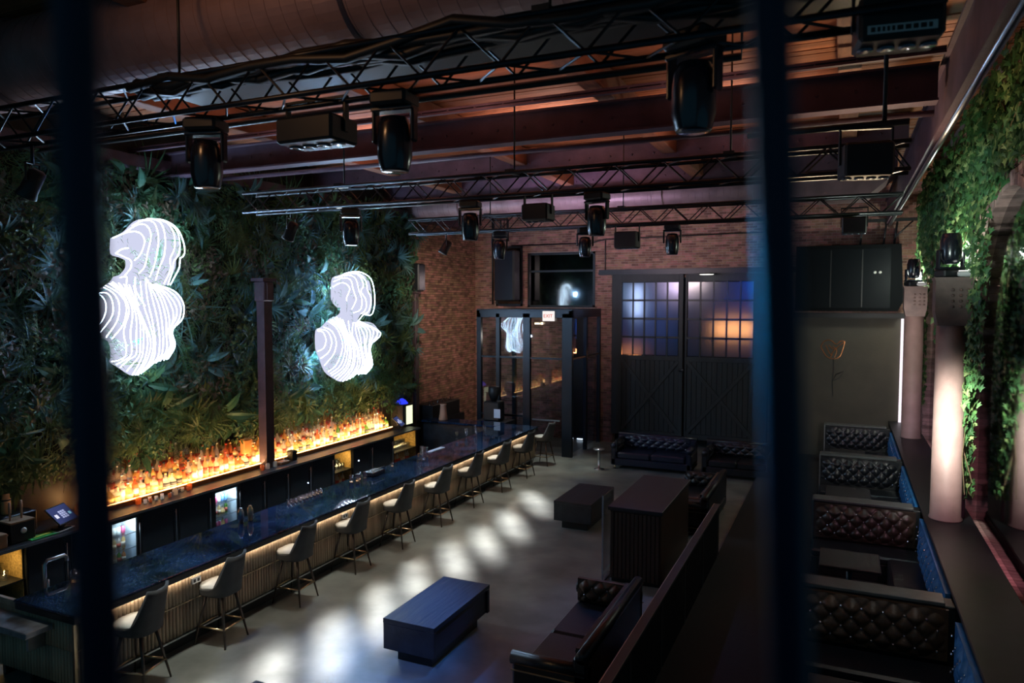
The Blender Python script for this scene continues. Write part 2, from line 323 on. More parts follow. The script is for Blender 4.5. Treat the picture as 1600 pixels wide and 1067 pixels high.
# transom windows
for n, (a, b, c, d) in enumerate([(-9.37, -7.08, 4.2, 5.95), (-10.52, -9.55, 4.24, 6.2)], 1):
    m = MB()
    m.box((a, YB - .03, c), (a + .07, YB + .1, d), black); m.box((b - .07, YB - .03, c), (b, YB + .1, d), black)
    m.box((a, YB - .03, c), (b, YB + .1, c + .07), black); m.box((a, YB - .03, d - .07), (b, YB + .1, d), black)
    if n == 1: m.box((a, YB - .02, 5.33), (b, YB + .1, 5.39), black)
    wn = m.build('window_%d' % n, kind='structure')
    m = MB(); m.box((a + .07, YB + .03, c + .07), (b - .07, YB + .05, d - .07), glassmat('dark_window_glass', (.03, .04, .06), .10, .06)); m.build('pane', wn)
# barn doors
frost = None
def frostmat():
    m = mat('frosted_pane', (.02, .04, .10), .2, coat=.6); N = m.node_tree.nodes; L = m.node_tree.links; b = N['Principled BSDF']
    b.inputs['Specular IOR Level'].default_value = 1.0
    t = N.new('ShaderNodeBsdfTranslucent'); t.inputs[0].default_value = (.55, .55, .6, 1); mx = N.new('ShaderNodeMixShader'); mx.inputs[0].default_value = .45
    L.new(b.outputs[0], mx.inputs[1]); L.new(t.outputs[0], mx.inputs[2]); L.new(mx.outputs[0], N['Material Output'].inputs[0]); return m
frost = frostmat()
doorpaint = mat('charcoal_door_board', (.02, .024, .026), .6, var=.35, vscale=5, bump=.3, stretch=(1, 1, .15))
for n, (a, b, w0, w1) in enumerate([(-6.5, -4.32, -6.18, -4.45), (-4.26, -1.95, -4.2, -2.32)], 1):
    m = MB(); yf = YB - .14
    dw = m
    zb, zt, wz0, wz1 = .3, 5.2, 2.76, 4.98
    m.box((a, yf, zb), (w0, yf + .07, zt), doorpaint, bev=.008); m.box((w1, yf, zb), (b, yf + .07, zt), doorpaint, bev=.008)
    m.box((w0, yf, wz1), (w1, yf + .07, zt), doorpaint); m.box((w0, yf, wz0 - .14), (w1, yf + .07, wz0), doorpaint); m.box((w0, yf, zb), (w1, yf + .07, zb + .16), doorpaint)
    door = m.build('door_%d' % n, kind='structure')
    x = w0; k = 0
    while x < w1 - .02:
        q = MB(); q.box((x + .004, yf + .03, zb + .16), (min(x + .142, w1), yf + .055, wz0 - .14), doorpaint, bev=.006); q.build('board', door); x += .146
    cx0, cx1, z0_, z1_ = w0, w1, zb + .16, wz0 - .14
    for s in (0, 1):
        p0 = Vector((cx0 if s else cx1, yf + .018, z0_)); p1 = Vector((cx1 if s else cx0, yf + .018, z1_)); d = (p1 - p0); ln = d.length
        ang = math.atan2(d.z, d.x); M = Matrix.Translation((p0 + p1) / 2) @ Matrix.Rotation(-ang, 4, 'Y')
        q = MB(); q.box((-ln / 2, -.02 - .004 * s, -.055), (ln / 2, .02, .055), doorpaint, rot=M, bev=.006); q.build('brace', door)
    q = MB(); nc = 5; dx = (w1 - w0) / nc; dz = (wz1 - wz0) / 4
    for i in range(1, nc): q.box((w0 + i * dx - .022, yf + .005, wz0), (w0 + i * dx + .022, yf + .05, wz1), black)
    for i in range(1, 4): q.box((w0, yf + .005, wz0 + i * dz - .028), (w1, yf + .05, wz0 + i * dz + .028), black)
    q.build('muntin', door)
    q = MB(); q.box((0, 0, 0), (dx - .044, .012, dz - .044), frost); pn = None
    for i in range(nc):
        for j in range(4):
            loc = (w0 + i * dx + .022, yf + .03, wz0 + j * dz + .022)
            if pn is None: pn = q.build('pane', door); pn.location = loc
            else: o = pn.copy(); COL.objects.link(o); o.parent = door; o.location = loc
    q = MB(); q.lathe([(.03, 0), (.05, .02), (.05, .04), (.02, .05)], (w0 - .12 if n == 2 else w1 + .06, yf - .05, 2.35 - .3 * 0), blackgloss, 10, 'y'); q.build('door_knob', door)
lamp('pane_warm_fill', 'AREA', (-2.87, 21.92, 3.60), 42, (1.0, .42, .12), (-2.87, 21.5, 3.60), 1.1, .40)  # added behind the right leaf to make its panes glow warm
lamp('pane_sill_glow', 'AREA', (-5.9, 22.05, 2.80), 9, (1.0, .35, .12), (-5.9, 21.5, 2.75), .5, .15)  # warm area light low behind the left leaf
lamp('pane_reflection_fill', 'AREA', (-5.72, 21.88, 4.40), 22, (.55, .72, 1.0), (-5.72, 21.5, 4.40), .3, .9)  # added behind the panes, stands in for the neon figure's reflection
lamp('pane_blue_fill', 'AREA', (-5.3, 22.2, 4.0), 9, (.05, .20, 1.0), (-5.3, 21.4, 4.0), 1.4, 1.6)  # added behind the left leaf to make its panes glow blue
m = MB(); m.box((-6.9, YB - .22, 5.2), (-1.2, YB - .02, 5.36), black); m.box((-6.9, YB - .28, 5.22), (-1.2, YB - .22, 5.26), black)
m.build('trim_2', kind='structure')
# right wall with arches
XR = 1.8
def arch_z(y, ya, yb, zs, hh):
    c = (ya + yb) / 2; a = (yb - ya) / 2; t = max(0, 1 - ((y - c) / a) ** 2); return zs + hh * math.sqrt(t)
ARCH = [(8.2, 13.0, 3.5, 2.3), (15.3, 19.9, 3.5, 2.3), (-.6, 5.9, 3.5, 2.3)]
m = MB(); xo = 2.4; SILL = 1.0
m.box((XR, -1, 0), (xo, 22, SILL), mortar)
edges = [(-1, -.6), (5.9, 8.2), (13.0, 15.3), (19.9, 22)]
for a, b in edges: m.box((XR, a, SILL), (xo, b, 7.6), mortar)
for (a, b, zs, hh) in ARCH:
    n = 28; ys = [a + (b - a) * i / n for i in range(n + 1)]
    # denser near the springings
    ys = [(a + b) / 2 - (b - a) / 2 * math.cos(math.pi * i / n) for i in range(n + 1)]
    for i in range(n):
        y0, y1 = ys[i], ys[i + 1]; z0, z1 = arch_z(y0, a, b, zs, hh), arch_z(y1, a, b, zs, hh)
        m.add([(XR, y0, z0), (XR, y1, z1), (XR, y1, 7.6), (XR, y0, 7.6), (xo, y0, z0), (xo, y1, z1), (xo, y1, 7.6), (xo, y0, 7.6)],
              [(0, 3, 2, 1), (4, 5, 6, 7), (0, 1, 5, 4)], mortar)
wall_right = m.build('wall_right', kind='structure')
bm_ = MB(); hol = []
for (a, b, zs, hh) in ARCH[:2]:
    n = 40
    for i in range(100):
        zc = SILL + i * .072
        if zc > zs + hh: break
        t = 1 if zc < zs else math.sqrt(max(0, 1 - ((zc - zs) / hh) ** 2))
        c = (a + b) / 2; aa = (b - a) / 2 * t + .12; hol.append((c - aa, c + aa, zc, zc + .072))
bricks(bm_, 'x', XR, -1, 7.0, 21.8, SILL + .07, 7.4, hol, pinkbrick); bm_.build('brick_courses', wall_right, kind='stuff')
def prism8(mb, pts, matr): mb.add(pts, [(0, 3, 2, 1), (4, 5, 6, 7), (0, 1, 5, 4), (1, 2, 6, 5), (2, 3, 7, 6), (3, 0, 4, 7)], matr)
for (a, b, zs, hh) in ARCH[:2]:                       # jamb and arch ring bricks, one object each
    c = (a + b) / 2; aa = (b - a) / 2; path = []
    z = SILL
    while z < zs: path.append((b, z)); z += .085
    n = 34 if a < 10 else 20
    for i in range(n + 1):
        t = math.pi * i / n * (.62 if a < 10 else .5); path.append((c + aa * math.cos(t), zs + hh * math.sin(t)))
    for i, (p, q) in enumerate(zip(path, path[1:])):
        d = Vector((q[0] - p[0], q[1] - p[1])); ln = d.length
        if ln < .03: continue
        nn = max(1, int(ln / .11)); d2 = d / ln; nv = Vector((d2.y, -d2.x))
        for k in range(nn):
            s0 = Vector(p) + d * (k / nn) + d2 * .006; s1 = Vector(p) + d * ((k + 1) / nn) - d2 * .006
            inn = -.012 - random.uniform(0, .006); mb = MB()
            o0, o1 = s0 + nv * .11, s1 + nv * .11; i0, i1 = s0 + nv * inn, s1 + nv * inn
            xa = XR - .014 - random.uniform(0, .008)
            prism8(mb, [(xa, i0.x, i0.y), (xa, i1.x, i1.y), (xa, o1.x, o1.y), (xa, o0.x, o0.y), (2.06, i0.x, i0.y), (2.06, i1.x, i1.y), (2.06, o1.x, o1.y), (2.06, o0.x, o0.y)], pinkbrick)
            mb.build('brick', wall_right)
    y = a
    mb = MB(); mb.box((0, 0, 0), (.27, .105, .06), pinkbrick, bev=.006); b0 = None
    while y < b:
        loc = (XR - .01 + random.uniform(-.006, .006), y, SILL + random.uniform(-.004, .006))
        if b0 is None: b0 = mb.build('sill_brick', wall_right); b0.location = loc
        else: o = b0.copy(); COL.objects.link(o); o.parent = wall_right; o.location = loc
        y += .116
for n, (a, b, zs, hh) in enumerate(ARCH[:2], 3):
    mb = MB(); pts = [(2.09, a, SILL), (2.09, b, SILL)]
    N_ = 30; poly = [(a, SILL), (b, SILL)] + [((a + b) / 2 + (b - a) / 2 * math.cos(math.pi * i / N_), zs + hh * math.sin(math.pi * i / N_)) for i in range(N_ + 1)]
    mb.prism(poly, mirrorm, 'x', 1.925, 1.95); o = mb.build('window_%d' % n, kind='structure')
# parapet behind the booths
m = MB(); m.box((1.2, 2.5, 0), (XR, 21.8, 1.16), darkwall); m.box((1.15, 2.5, 1.16), (XR - .003, 21.8, 1.2), black, bev=.01); m.build('trim_3', kind='structure')
# raised platform of the booths
m = MB(); m.box((-1.84, 2.5, 0), (1.22, 21.7, .14), mat('dark_carpet', (.012, .014, .016), .9, var=.3, vscale=20)); m.build('trim_4', kind='structure')
# mezzanine slab under the viewer
m = MB(); m.box((-6, -1, 2.55), (3, .28, 2.75), darkwall); m.build('trim_5', kind='structure')
# front wall behind viewer
# ================================================================ CEILING STEEL, DUCTS
def ibeam_x(y, z, x0, x1, name='ceiling_beam', h=.42, wd=.24, label='', cat='beam'):
    b = thing(name, label, cat, ((x0 + x1) / 2, y, z)); L = (x1 - x0) / 2
    m = MB(); m.box((-L, -wd / 2, 0), (L, wd / 2, .025), beamm); m.build('lower_flange', b)
    m = MB(); m.box((-L, -wd / 2, h - .025), (L, wd / 2, h), beamm); m.build('upper_flange', b)
    m = MB(); m.box((-L, -.012, .025), (L, .012, h - .025), beamm); m.build('web', b)
    m = MB()
    x = -L + .4
    while x < L: 
        for s in (-1, 1): m.lathe([(.022, 0), (.022, .012), (.012, .02)] if s > 0 else [(.012, -.02), (.022, -.012), (.022, 0)], (x, s * .012, h / 2), beamm, 6, 'y')
        x += .42
    m.build('rivet', b, kind='stuff'); return b
ibeam_x(9.5, 6.62, -11.25, .9, label='long plum steel beam with pale lower flange, nearest the middle of the ceiling')
ibeam_x(8.8, 6.95, -11.25, .9, h=.07, wd=.07, label='slim dark steel channel running just in front of the middle ceiling beam')
ibeam_x(13.6, 6.95, -11.25, .9, label='steel beam crossing the ceiling above the farther trusses')
ibeam_x(16.4, 7.0, -11.25, .9, label='farthest steel ceiling beam, just before the far round duct')
for x, s in [(-9, 'above the leafy wall edge'), (-6, 'left of the middle'), (-3, 'right of the middle'), (0, 'nearest the arched wall')]:
    m = MB(); m.box((-.13, -10.2, 0), (.13, 10.2, .34), joistm, bev=.01)
    o = m.build('ceiling_joist'); o.location = (x, 11.3, 7.13); tag(o, 'brown timber ceiling joist running down the room, %s' % s, 'beam')
m = MB(); m.box((-.03, 5, 6.3), (.0, 21.7, 6.9), beamm); m.box((-.05, 5, 6.28), (.03, 21.7, 6.31), beamm); m.box((-.08, 5, 6.9), (.04, 21.7, 6.93), beamm)
o = m.build('edge_beam'); o.location = (1.0, 0, .12); tag(o, 'plum steel edge beam running along the arched wall above the columns', 'beam')
m = MB(); m.tube([(1.03, 5, 6.34), (1.03, 21.5, 6.36)], .035, steel, 10); o = m.build('handrail_pipe'); tag(o, 'thin pale pipe running along the edge beam above the ivy', 'pipe')
m = MB(); m.tube([(-11.15, 5, 6.66), (-11.15, 21.7, 6.92)], .07, beamm, 8); m.box((-11.3, 5, 6.7), (-11.05, 21.7, 6.9), beamm)
o = m.build('wall_top_beam'); tag(o, 'plum steel rail along the top of the leafy wall', 'beam')
def pipe(pts, r, label, mt=beamm):
    m = MB(); m.tube(pts, r, mt, 8); o = m.build('pipe'); tag(o, label, 'pipe'); return o
pipe([(-11, 10.6, 6.75), (1.1, 10.6, 6.75)], .04, 'thin pipe running behind the middle ceiling beam')
pipe([(-10.9, 7.0, 6.62), (-.9, 7.0, 6.62), (-.9, 7.0, 7.4)], .035, 'thin dark conduit under the second ceiling beam, bent up at its end', black)
def duct(y, z, r, x0, x1, collars, label, seg=.16):
    d = thing('round_duct', label, 'duct', (0, y, z))
    m = MB(); pr = []; x = x0
    while x < x1:
        pr += [(r, x), (r, x + seg - .012), (r + .004, x + seg - .010), (r + .004, x + seg - .003), (r, x + seg - .001)]; x += seg
    m.lathe(pr, (0, 0, 0), ductm, 48, 'x', False); m.build('duct_tube', d)
    for c in collars: q = MB(); q.lathe([(r + .01, c - .14), (r + .045, c - .12), (r + .045, c + .12), (r + .01, c + .14)], (0, 0, 0), ductm, 40, 'x', False); q.build('collar', d)
    for c in (x0 + 1.5, (x0 + x1) / 2, x1 - 1.5):
        q = MB(); q.box((c - .02, -.005, r), (c + .02, .005, 7.5 - z), black); q.build('hanger_strap', d)
    return d
duct(5.25, 7.02, .45, -11.2, 1.5, [-3.85, -8.5], 'big round metal duct crossing the top left of the picture')
duct(17.55, 6.98, .31, -11.2, -1.1, [-9.6, -4.1], 'mauve round metal duct crossing in front of the back brick wall')
m = MB(); m.prism([(-1.2, 7.5), (-1.2, 6.75), (-.6, 6.62), (.4, 6.62), (.95, 7.1), (.95, 7.5)], ductm, 'y', 17.2, 18.4)
o = m.build('duct_plenum'); tag(o, 'broad grey duct box with a slanting side, near the right end of the back wall', 'duct')
# ================================================================ TRUSSES
def truss(y, x0, x1, z, label, w=.29):
    t = thing('lighting_truss', label, 'truss', ((x0 + x1) / 2, y, z)); L = (x1 - x0) / 2; h = w / 2
    for a in (-h, h):
        for b in (-h, h): m = MB(); m.tube([(-L, a, b), (L, a, b)], .024, trussm, 8); m.build('chord', t)
    m = MB(); x = -L; k = 0; st = .30
    while x < L - .05:
        e = min(x + st, L); s = 1 if k % 2 else -1
        for a in (-h, h): m.tube([(x, a, -h * s), (e, a, h * s)], .010, trussm, 5)
        for b in (-h, h): m.tube([(x, -h * s, b), (e, h * s, b)], .010, trussm, 5)
        x += st; k += 1
    m.build('lattice', t, kind='stuff')
    for x in (-L * .6, 0, L * .6): m = MB(); m.tube([(x, 0, h), (x, 0, 7.5 - z)], .012, black, 6); m.box((x - .06, -h - .03, h), (x + .06, h + .03, h + .04), black); m.build('hanger', t)
    return t
truss(4.55, -10.8, .45, 6.10, 'nearest black box truss, crossing the top of the picture below the big duct')
truss(8.85, -8.6, .6, 5.93, 'second black box truss, crossing the middle of the ceiling toward the figures')
truss(13.0, -8.2, .8, 5.93, 'farthest black box truss, in front of the brick wall')
m = MB(); m.box((-6.5, 5.6, 6.55), (1.2, 6.0, 6.8), black); o = m.build('cable_tray'); tag(o, 'deep black cable tray crossing behind the nearest truss', 'cable tray')
random.seed(31); m = MB()
for i in range(13):
    y0 = 4.42 + .02 * i; m.tube([(x, y0 + random.uniform(-.03, .03), 6.22 + random.uniform(-.05, .05) + .03 * math.sin(x * 2 + i)) for x in [-5.6 + .45 * k for k in range(14)]], .04, black, 6)
o = m.build('cable_bundle'); tag(o, 'thick bundle of black cables lying along the nearest truss', 'cables')
# moving heads
def moving_head_parts(t, up=False, sc=1.0, tilt=0):
    s = -1 if not up else 1
    def Z(a): return a * s * sc
    m = MB(); m.box((-.17 * sc, -.15 * sc, Z(0)), (.17 * sc, .15 * sc, Z(.12)), black, bev=.02); m.build('base', t)
    m = MB()
    for q in (-1, 1): m.box((q * .20 * sc, -.05 * sc, Z(.12)), (q * .165 * sc, .05 * sc, Z(.42)), blackgloss, bev=.012)
    m.box((-.2 * sc, -.07 * sc, Z(.12)), (.2 * sc, .07 * sc, Z(.16)), blackgloss, bev=.01); m.build('yoke', t)
    m = MB(); M = Matrix.Translation((0, 0, Z(.38))) @ Matrix.Rotation(tilt, 4, 'X')
    prof = [(.06, .18), (.11, .17), (.14, .10), (.15, 0), (.15, -.16), (.125, -.27), (.115, -.29), (.10, -.285)]
    k0 = len(m.v); m.lathe([(r * sc, h * sc * (1 if not up else -1)) for r, h in prof], (0, 0, 0), blackgloss, 18)
    m.v = [tuple(M @ Vector(v)) for v in m.v]; hd = m.build('head', t)
    m = MB(); m.lathe([(.0, (-.292 if not up else .292) * sc), (.10 * sc, (-.29 if not up else .29) * sc), (.112 * sc, (-.283 if not up else .283) * sc)], (0, 0, 0), mat('lens_glass', (.12, .15, .2), .08, coat=1), 18)
    m.v = [tuple(M @ Vector(v)) for v in m.v]; m.build('lens', hd)
def head(x, y, z, label, up=False, sc=1.0, rz=0, tilt=0):
    t = thing('moving_head_light', label, 'stage light', (x, y, z), rz, 'moving head stage lights'); moving_head_parts(t, up, sc, tilt); return t
head(-4.94, 4.6, 5.93, 'black moving head light hanging left of the nearest truss, before the leafy wall', sc=.86, rz=.3)
head(-3.05, 4.6, 5.93, 'black moving head light hanging from the middle of the nearest truss', sc=.86, rz=.1)
head(-.87, 4.6, 6.04, 'black moving head light hanging right of the middle on the nearest truss, edged in blue', sc=.9, rz=-.4)
head(-4.66, 8.85, 5.76, 'black moving head light hanging from the second truss above the left brick wall', rz=.2, sc=.8)
head(-2.86, 8.85, 5.76, 'black moving head light hanging from the second truss, in front of the mauve duct', rz=-.2, sc=.8)
head(-6.65, 8.85, 5.76, 'black moving head light hanging from the second truss before the leafy wall', rz=.5, sc=.8)
head(-6.2, 13.0, 5.76, 'black moving head light hanging at the left of the farthest truss', rz=.5, sc=.8)
head(-4.43, 13.0, 5.76, 'black moving head light hanging from the farthest truss left of its round wash light', rz=.5, sc=.8)
head(-2.8, 13.0, 5.76, 'black moving head light hanging from the farthest truss before the bare brick', rz=.1, sc=.8)
def blinder(x, y, z, label, w=.42, h=.26, d=.2, plate=False, rz=0, lit=False):
    t = thing('wash_light', label, 'stage light', (x, y, z), rz, 'square wash lights')
    m = MB(); m.box((-w / 2, -d / 2, -.16 - h), (w / 2, d / 2, -.16), black, bev=.02); b = m.build('housing', t)
    m = MB()
    for i in range(7): m.box((-w * .42, d / 2 + .002, -.2 - h * .8 * i / 7), (w * .42, d / 2 + .014, -.215 - h * .8 * i / 7), blackgloss)
    m.build('cooling_fin', t, kind='stuff')
    m = MB()
    for s in (-1, 1): m.box((s * (w / 2 + .005), -.025, -.16 - h * .6), (s * (w / 2 + .02), .025, 0), black)
    m.box((-w / 2 - .02, -.025, -.02), (w / 2 + .02, .025, 0), black); m.build('bracket', t)
    m = MB(); n = 4
    for i in range(n):
        cx = -w / 2 + w * (i + .5) / n; m.lathe([(.0, -.17 - h), (w / n * .42, -.172 - h), (w / n * .42, -.162 - h)], (cx, 0, 0), mat('lens_glass', (.12, .15, .2), .08), 12)
    m.build('lens', b)
    if plate:
        m = MB(); m.box((-w * .40, -d / 2 - .004, -.13 - h), (w * .40, -d / 2 - .001, -.085 - h), mat('printed_plate', (.55, .56, .55), .5)); p = m.build('rating_plate', t)
        m = MB(); x0 = -w * .36
        while x0 < w * .36: ww = random.uniform(.012, .03); m.box((x0, -d / 2 - .006, -.12 - h), (x0 + ww, -d / 2 - .004, -.095 - h), black); x0 += ww + .01
        m.build('printed_marks', p, kind='stuff')
    return t
blinder(-3.85, 4.7, 6.0, 'square black wash light on the nearest truss, between the two left moving heads', .55, .2, .35)
blinder(-3.66, 8.85, 5.82, 'square black wash light on the second truss, in front of the mauve duct', .36, .22, .3)
blinder(-3.62, 13.0, 5.82, 'round-lensed wash light in the middle of the farthest truss', .42, .3, .3)
blinder(.12, 12.95, 5.9, 'square black wash light below the grey duct box on the right', .36, .26, .26)
blinder(.15, 7.55, 6.0, 'large black wash light hanging at the right, below the beam end', .42, .3, .34, rz=.2)
blinder(.23, 4.6, 6.2, 'largest black wash light with a printed pale plate, at the top right', .42, .24, .30, plate=True, rz=.12)
m = MB(); m.tube([(-.9, 7.55, 6.02), (.5, 7.55, 6.02)], .03, black); m.tube([(-.6, 7.55, 6.04), (-.6, 7.55, 7.5)], .02, black); m.tube([(.3, 7.55, 6.04), (.3, 7.55, 7.5)], .02, black)
o = m.build('lighting_bar'); tag(o, 'black hanging pipe carrying the wash light at the right', 'pipe')
def parcan(x, y, z, label, rz=0):
    t = thing('spot_can', label, 'stage light', (x, y, z), rz, 'small spot cans')
    m = MB(); m.lathe([(.05, .12), (.08, .1), (.085, -.1), (.10, -.16), (.095, -.17)], (0, 0, 0), black, 14)
    M = Matrix.Translation((0, 0, -.2)) @ Matrix.Rotation(.5, 4, 'Y'); m.v = [tuple(M @ Vector(v)) for v in m.v]; m.build('can', t)
    m = MB(); m.tube([(0, -.1, -.2), (0, -.1, -.03), (0, .1, -.03), (0, .1, -.2)], .01, black); m.tube([(0, 0, -.03), (0, 0, .15)], .015, black); m.build('bracket', t)
parcan(-7.9, 9.0, 5.72, 'small black spot can at the left end of the second truss')
parcan(-7.4, 13.0, 5.72, 'small black spot can at the left end of the farthest truss', .6)
parcan(-7.25, 4.6, 5.77, 'small black spot can at the left edge of the picture', .4)
# ================================================================ GREEN WALL
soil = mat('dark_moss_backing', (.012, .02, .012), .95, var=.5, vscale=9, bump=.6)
G1 = leafmat('fern_leaf', (.06, .18, .08), (.04, .10, .04)); G2 = leafmat('broad_leaf', (.09, .22, .11), (.04, .12, .07))
G3 = leafmat('olive_leaf', (.13, .20, .06), (.07, .11, .04)); G4 = leafmat('blue_leaf', (.11, .24, .22), (.06, .14, .14)); G5 = leafmat('dry_leaf', (.16, .13, .09), (.08, .08, .05))
def leaf(mb, base, d, up, L, W, matr, curl=.3, segs=3):
    """a tapered leaf blade with a folded midrib"""
    d = d.normalized(); s = d.cross(up).normalized() if d.cross(up).length > 1e-4 else Vector((1, 0, 0)); u = s.cross(d)
    vs_ = []; fs = []
    for i in range(segs + 1):
        t = i / segs; wv = W * math.sin(math.pi * min(.97, .08 + t * .92)) ** .8
        c = base + d * L * t - u * curl * L * t * t
        if i == segs: wv *= .05
        vs_ += [c - s * wv / 2 + u * wv * .18, c, c + s * wv / 2 + u * wv * .18]
    for i in range(segs):
        a = i * 3; fs += [(a, a + 1, a + 4, a + 3), (a + 1, a + 2, a + 5, a + 4)]
    mb.add(vs_, fs, matr)
def rdir(k=1.0, down=.5):        # wall normal is +X
    a = random.uniform(0, 2 * math.pi); return Vector((random.uniform(.25, .9) * k, math.cos(a), math.sin(a) - down))
def plant(kind, mt, seed):
    random.seed(seed); m = MB(); X = Vector((1, 0, 0))
    if kind == 'fern':
        for _ in range(11):
            d = rdir(.9, .35).normalized(); L = random.uniform(.32, .5); side = d.cross(X).normalized(); n = 11; p = Vector((0, 0, 0))
            for i in range(n):
                t = i / n; p = d * L * t + Vector((.10 * t, 0, -.22 * t * t * L * 2)); l = .10 * math.sin(math.pi * (.12 + t * .85)) + .012
                for s in (-1, 1): leaf(m, p, side * s + d * .45 + Vector((.15, 0, -.2)), X, l, .022, mt, .2, 1)
    elif kind == 'broad':
        for _ in range(12):
            d = rdir(.8, .4); b = d.normalized() * random.uniform(.03, .14); leaf(m, b, d, X, random.uniform(.2, .34), random.uniform(.07, .12), mt, .45, 4)
    elif kind == 'strap':
        for _ in range(24): d = rdir(1.0, .1); leaf(m, Vector((0, 0, 0)), d, X, random.uniform(.3, .5), .024, mt, random.uniform(.3, .8), 4)
    elif kind == 'bush':
        for _ in range(85):
            a = random.uniform(0, 2 * math.pi); r = .24 * math.sqrt(random.random()); b = Vector((random.uniform(0, .17), r * math.cos(a), r * math.sin(a)))
            leaf(m, b, rdir(1, .3), X, random.uniform(.05, .085), random.uniform(.03, .05), mt, .3, 2)
    elif kind == 'palm':
        for j in range(5):
            b = Vector((random.uniform(.02, .12), random.uniform(-.16, .16), random.uniform(-.12, .12))); ax = rdir(.7, .7).normalized(); sd = ax.cross(X).normalized()
            for i in range(9):
                t = (i - 4) / 4; leaf(m, b, ax * math.cos(t * 1.1) + sd * math.sin(t * 1.1), X, .30 * (1 - .25 * abs(t)), .034, mt, .35, 3)
    elif kind == 'trail':
        for j in range(9):
            y0 = random.uniform(-.2, .2); z = 0; L = random.uniform(.35, .6)
            for i in range(20):
                z = -L * i / 20; b = Vector((.12 + .05 * math.sin(i), y0 + .03 * math.sin(i * 1.3), z + .1)); leaf(m, b, Vector((.5, random.uniform(-1, 1), -.8)), X, .05, .022, mt, .2, 1)
    o = m.build('plant_mesh'); me = o.data; bpy.data.objects.remove(o); return me
random.seed(3)
gw = thing('green_wall', 'tall wall of mixed dark green ferns and leaves behind the bar', 'plant wall', (-11.3, 11.7, 1.9))
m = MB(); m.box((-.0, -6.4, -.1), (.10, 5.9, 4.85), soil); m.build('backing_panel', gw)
kinds = [('fern', 'fern', G1), ('fern', 'fern', G3), ('broad_leaf_plant', 'broad', G2), ('broad_leaf_plant', 'broad', G4), ('strap_leaf_plant', 'strap', G1), ('strap_leaf_plant', 'strap', G4),
         ('leafy_bush', 'bush', G2), ('leafy_bush', 'bush', G5), ('palm_plant', 'palm', G3), ('palm_plant', 'palm', G4), ('trailing_plant', 'trail', G1), ('trailing_plant', 'trail', G5), ('leafy_bush', 'bush', G3)]
pms = [(n, [plant(k, mt, 50 + 7 * i + j) for j in range(2)]) for i, (n, k, mt) in enumerate(kinds)]
random.seed(11); cnt = 0
zz = 0.02; row = 0
while zz < 4.85:
    yy = -6.2 + (row % 2) * .14
    while yy < 5.85:
        nm, mm = random.choice(pms)
        if zz < .35: nm, mm = random.choice([pms[8], pms[1], pms[6], pms[12], pms[2], pms[8]])
        nrm = 0 if abs(math.sin(yy * 1.7 + zz)) < .5 else .05
        sc = random.uniform(1.05, 1.75)
        inst(nm, random.choice(mm), gw, (.08 + nrm + random.uniform(0, .05), yy + random.uniform(-.1, .1), zz + random.uniform(-.09, .09) - (.05 if zz < .3 else 0)), (random.uniform(-.7, .7), random.uniform(-.25, .25), random.uniform(-.3, .3)), sc)
        cnt += 1; yy += .33
    zz += .27; row += 1
# hanging stems below the greenery
m = MB()
for i in range(34):
    y = -4.2 + i * .27 + random.uniform(-.1, .1); m.tube([(.12, y, .0), (.13, y + .01, -.35), (.12, y, -random.uniform(.5, .75))], .006, G5, 4)
m.build('hanging_stem', gw, kind='stuff')
m = MB(); m.box((-11.3, 5.2, .95), (-11.26, 17.6, 1.9), mat('dark_backsplash', (.035, .025, .03), .4, var=.3)); m.build('trim_6', kind='structure')
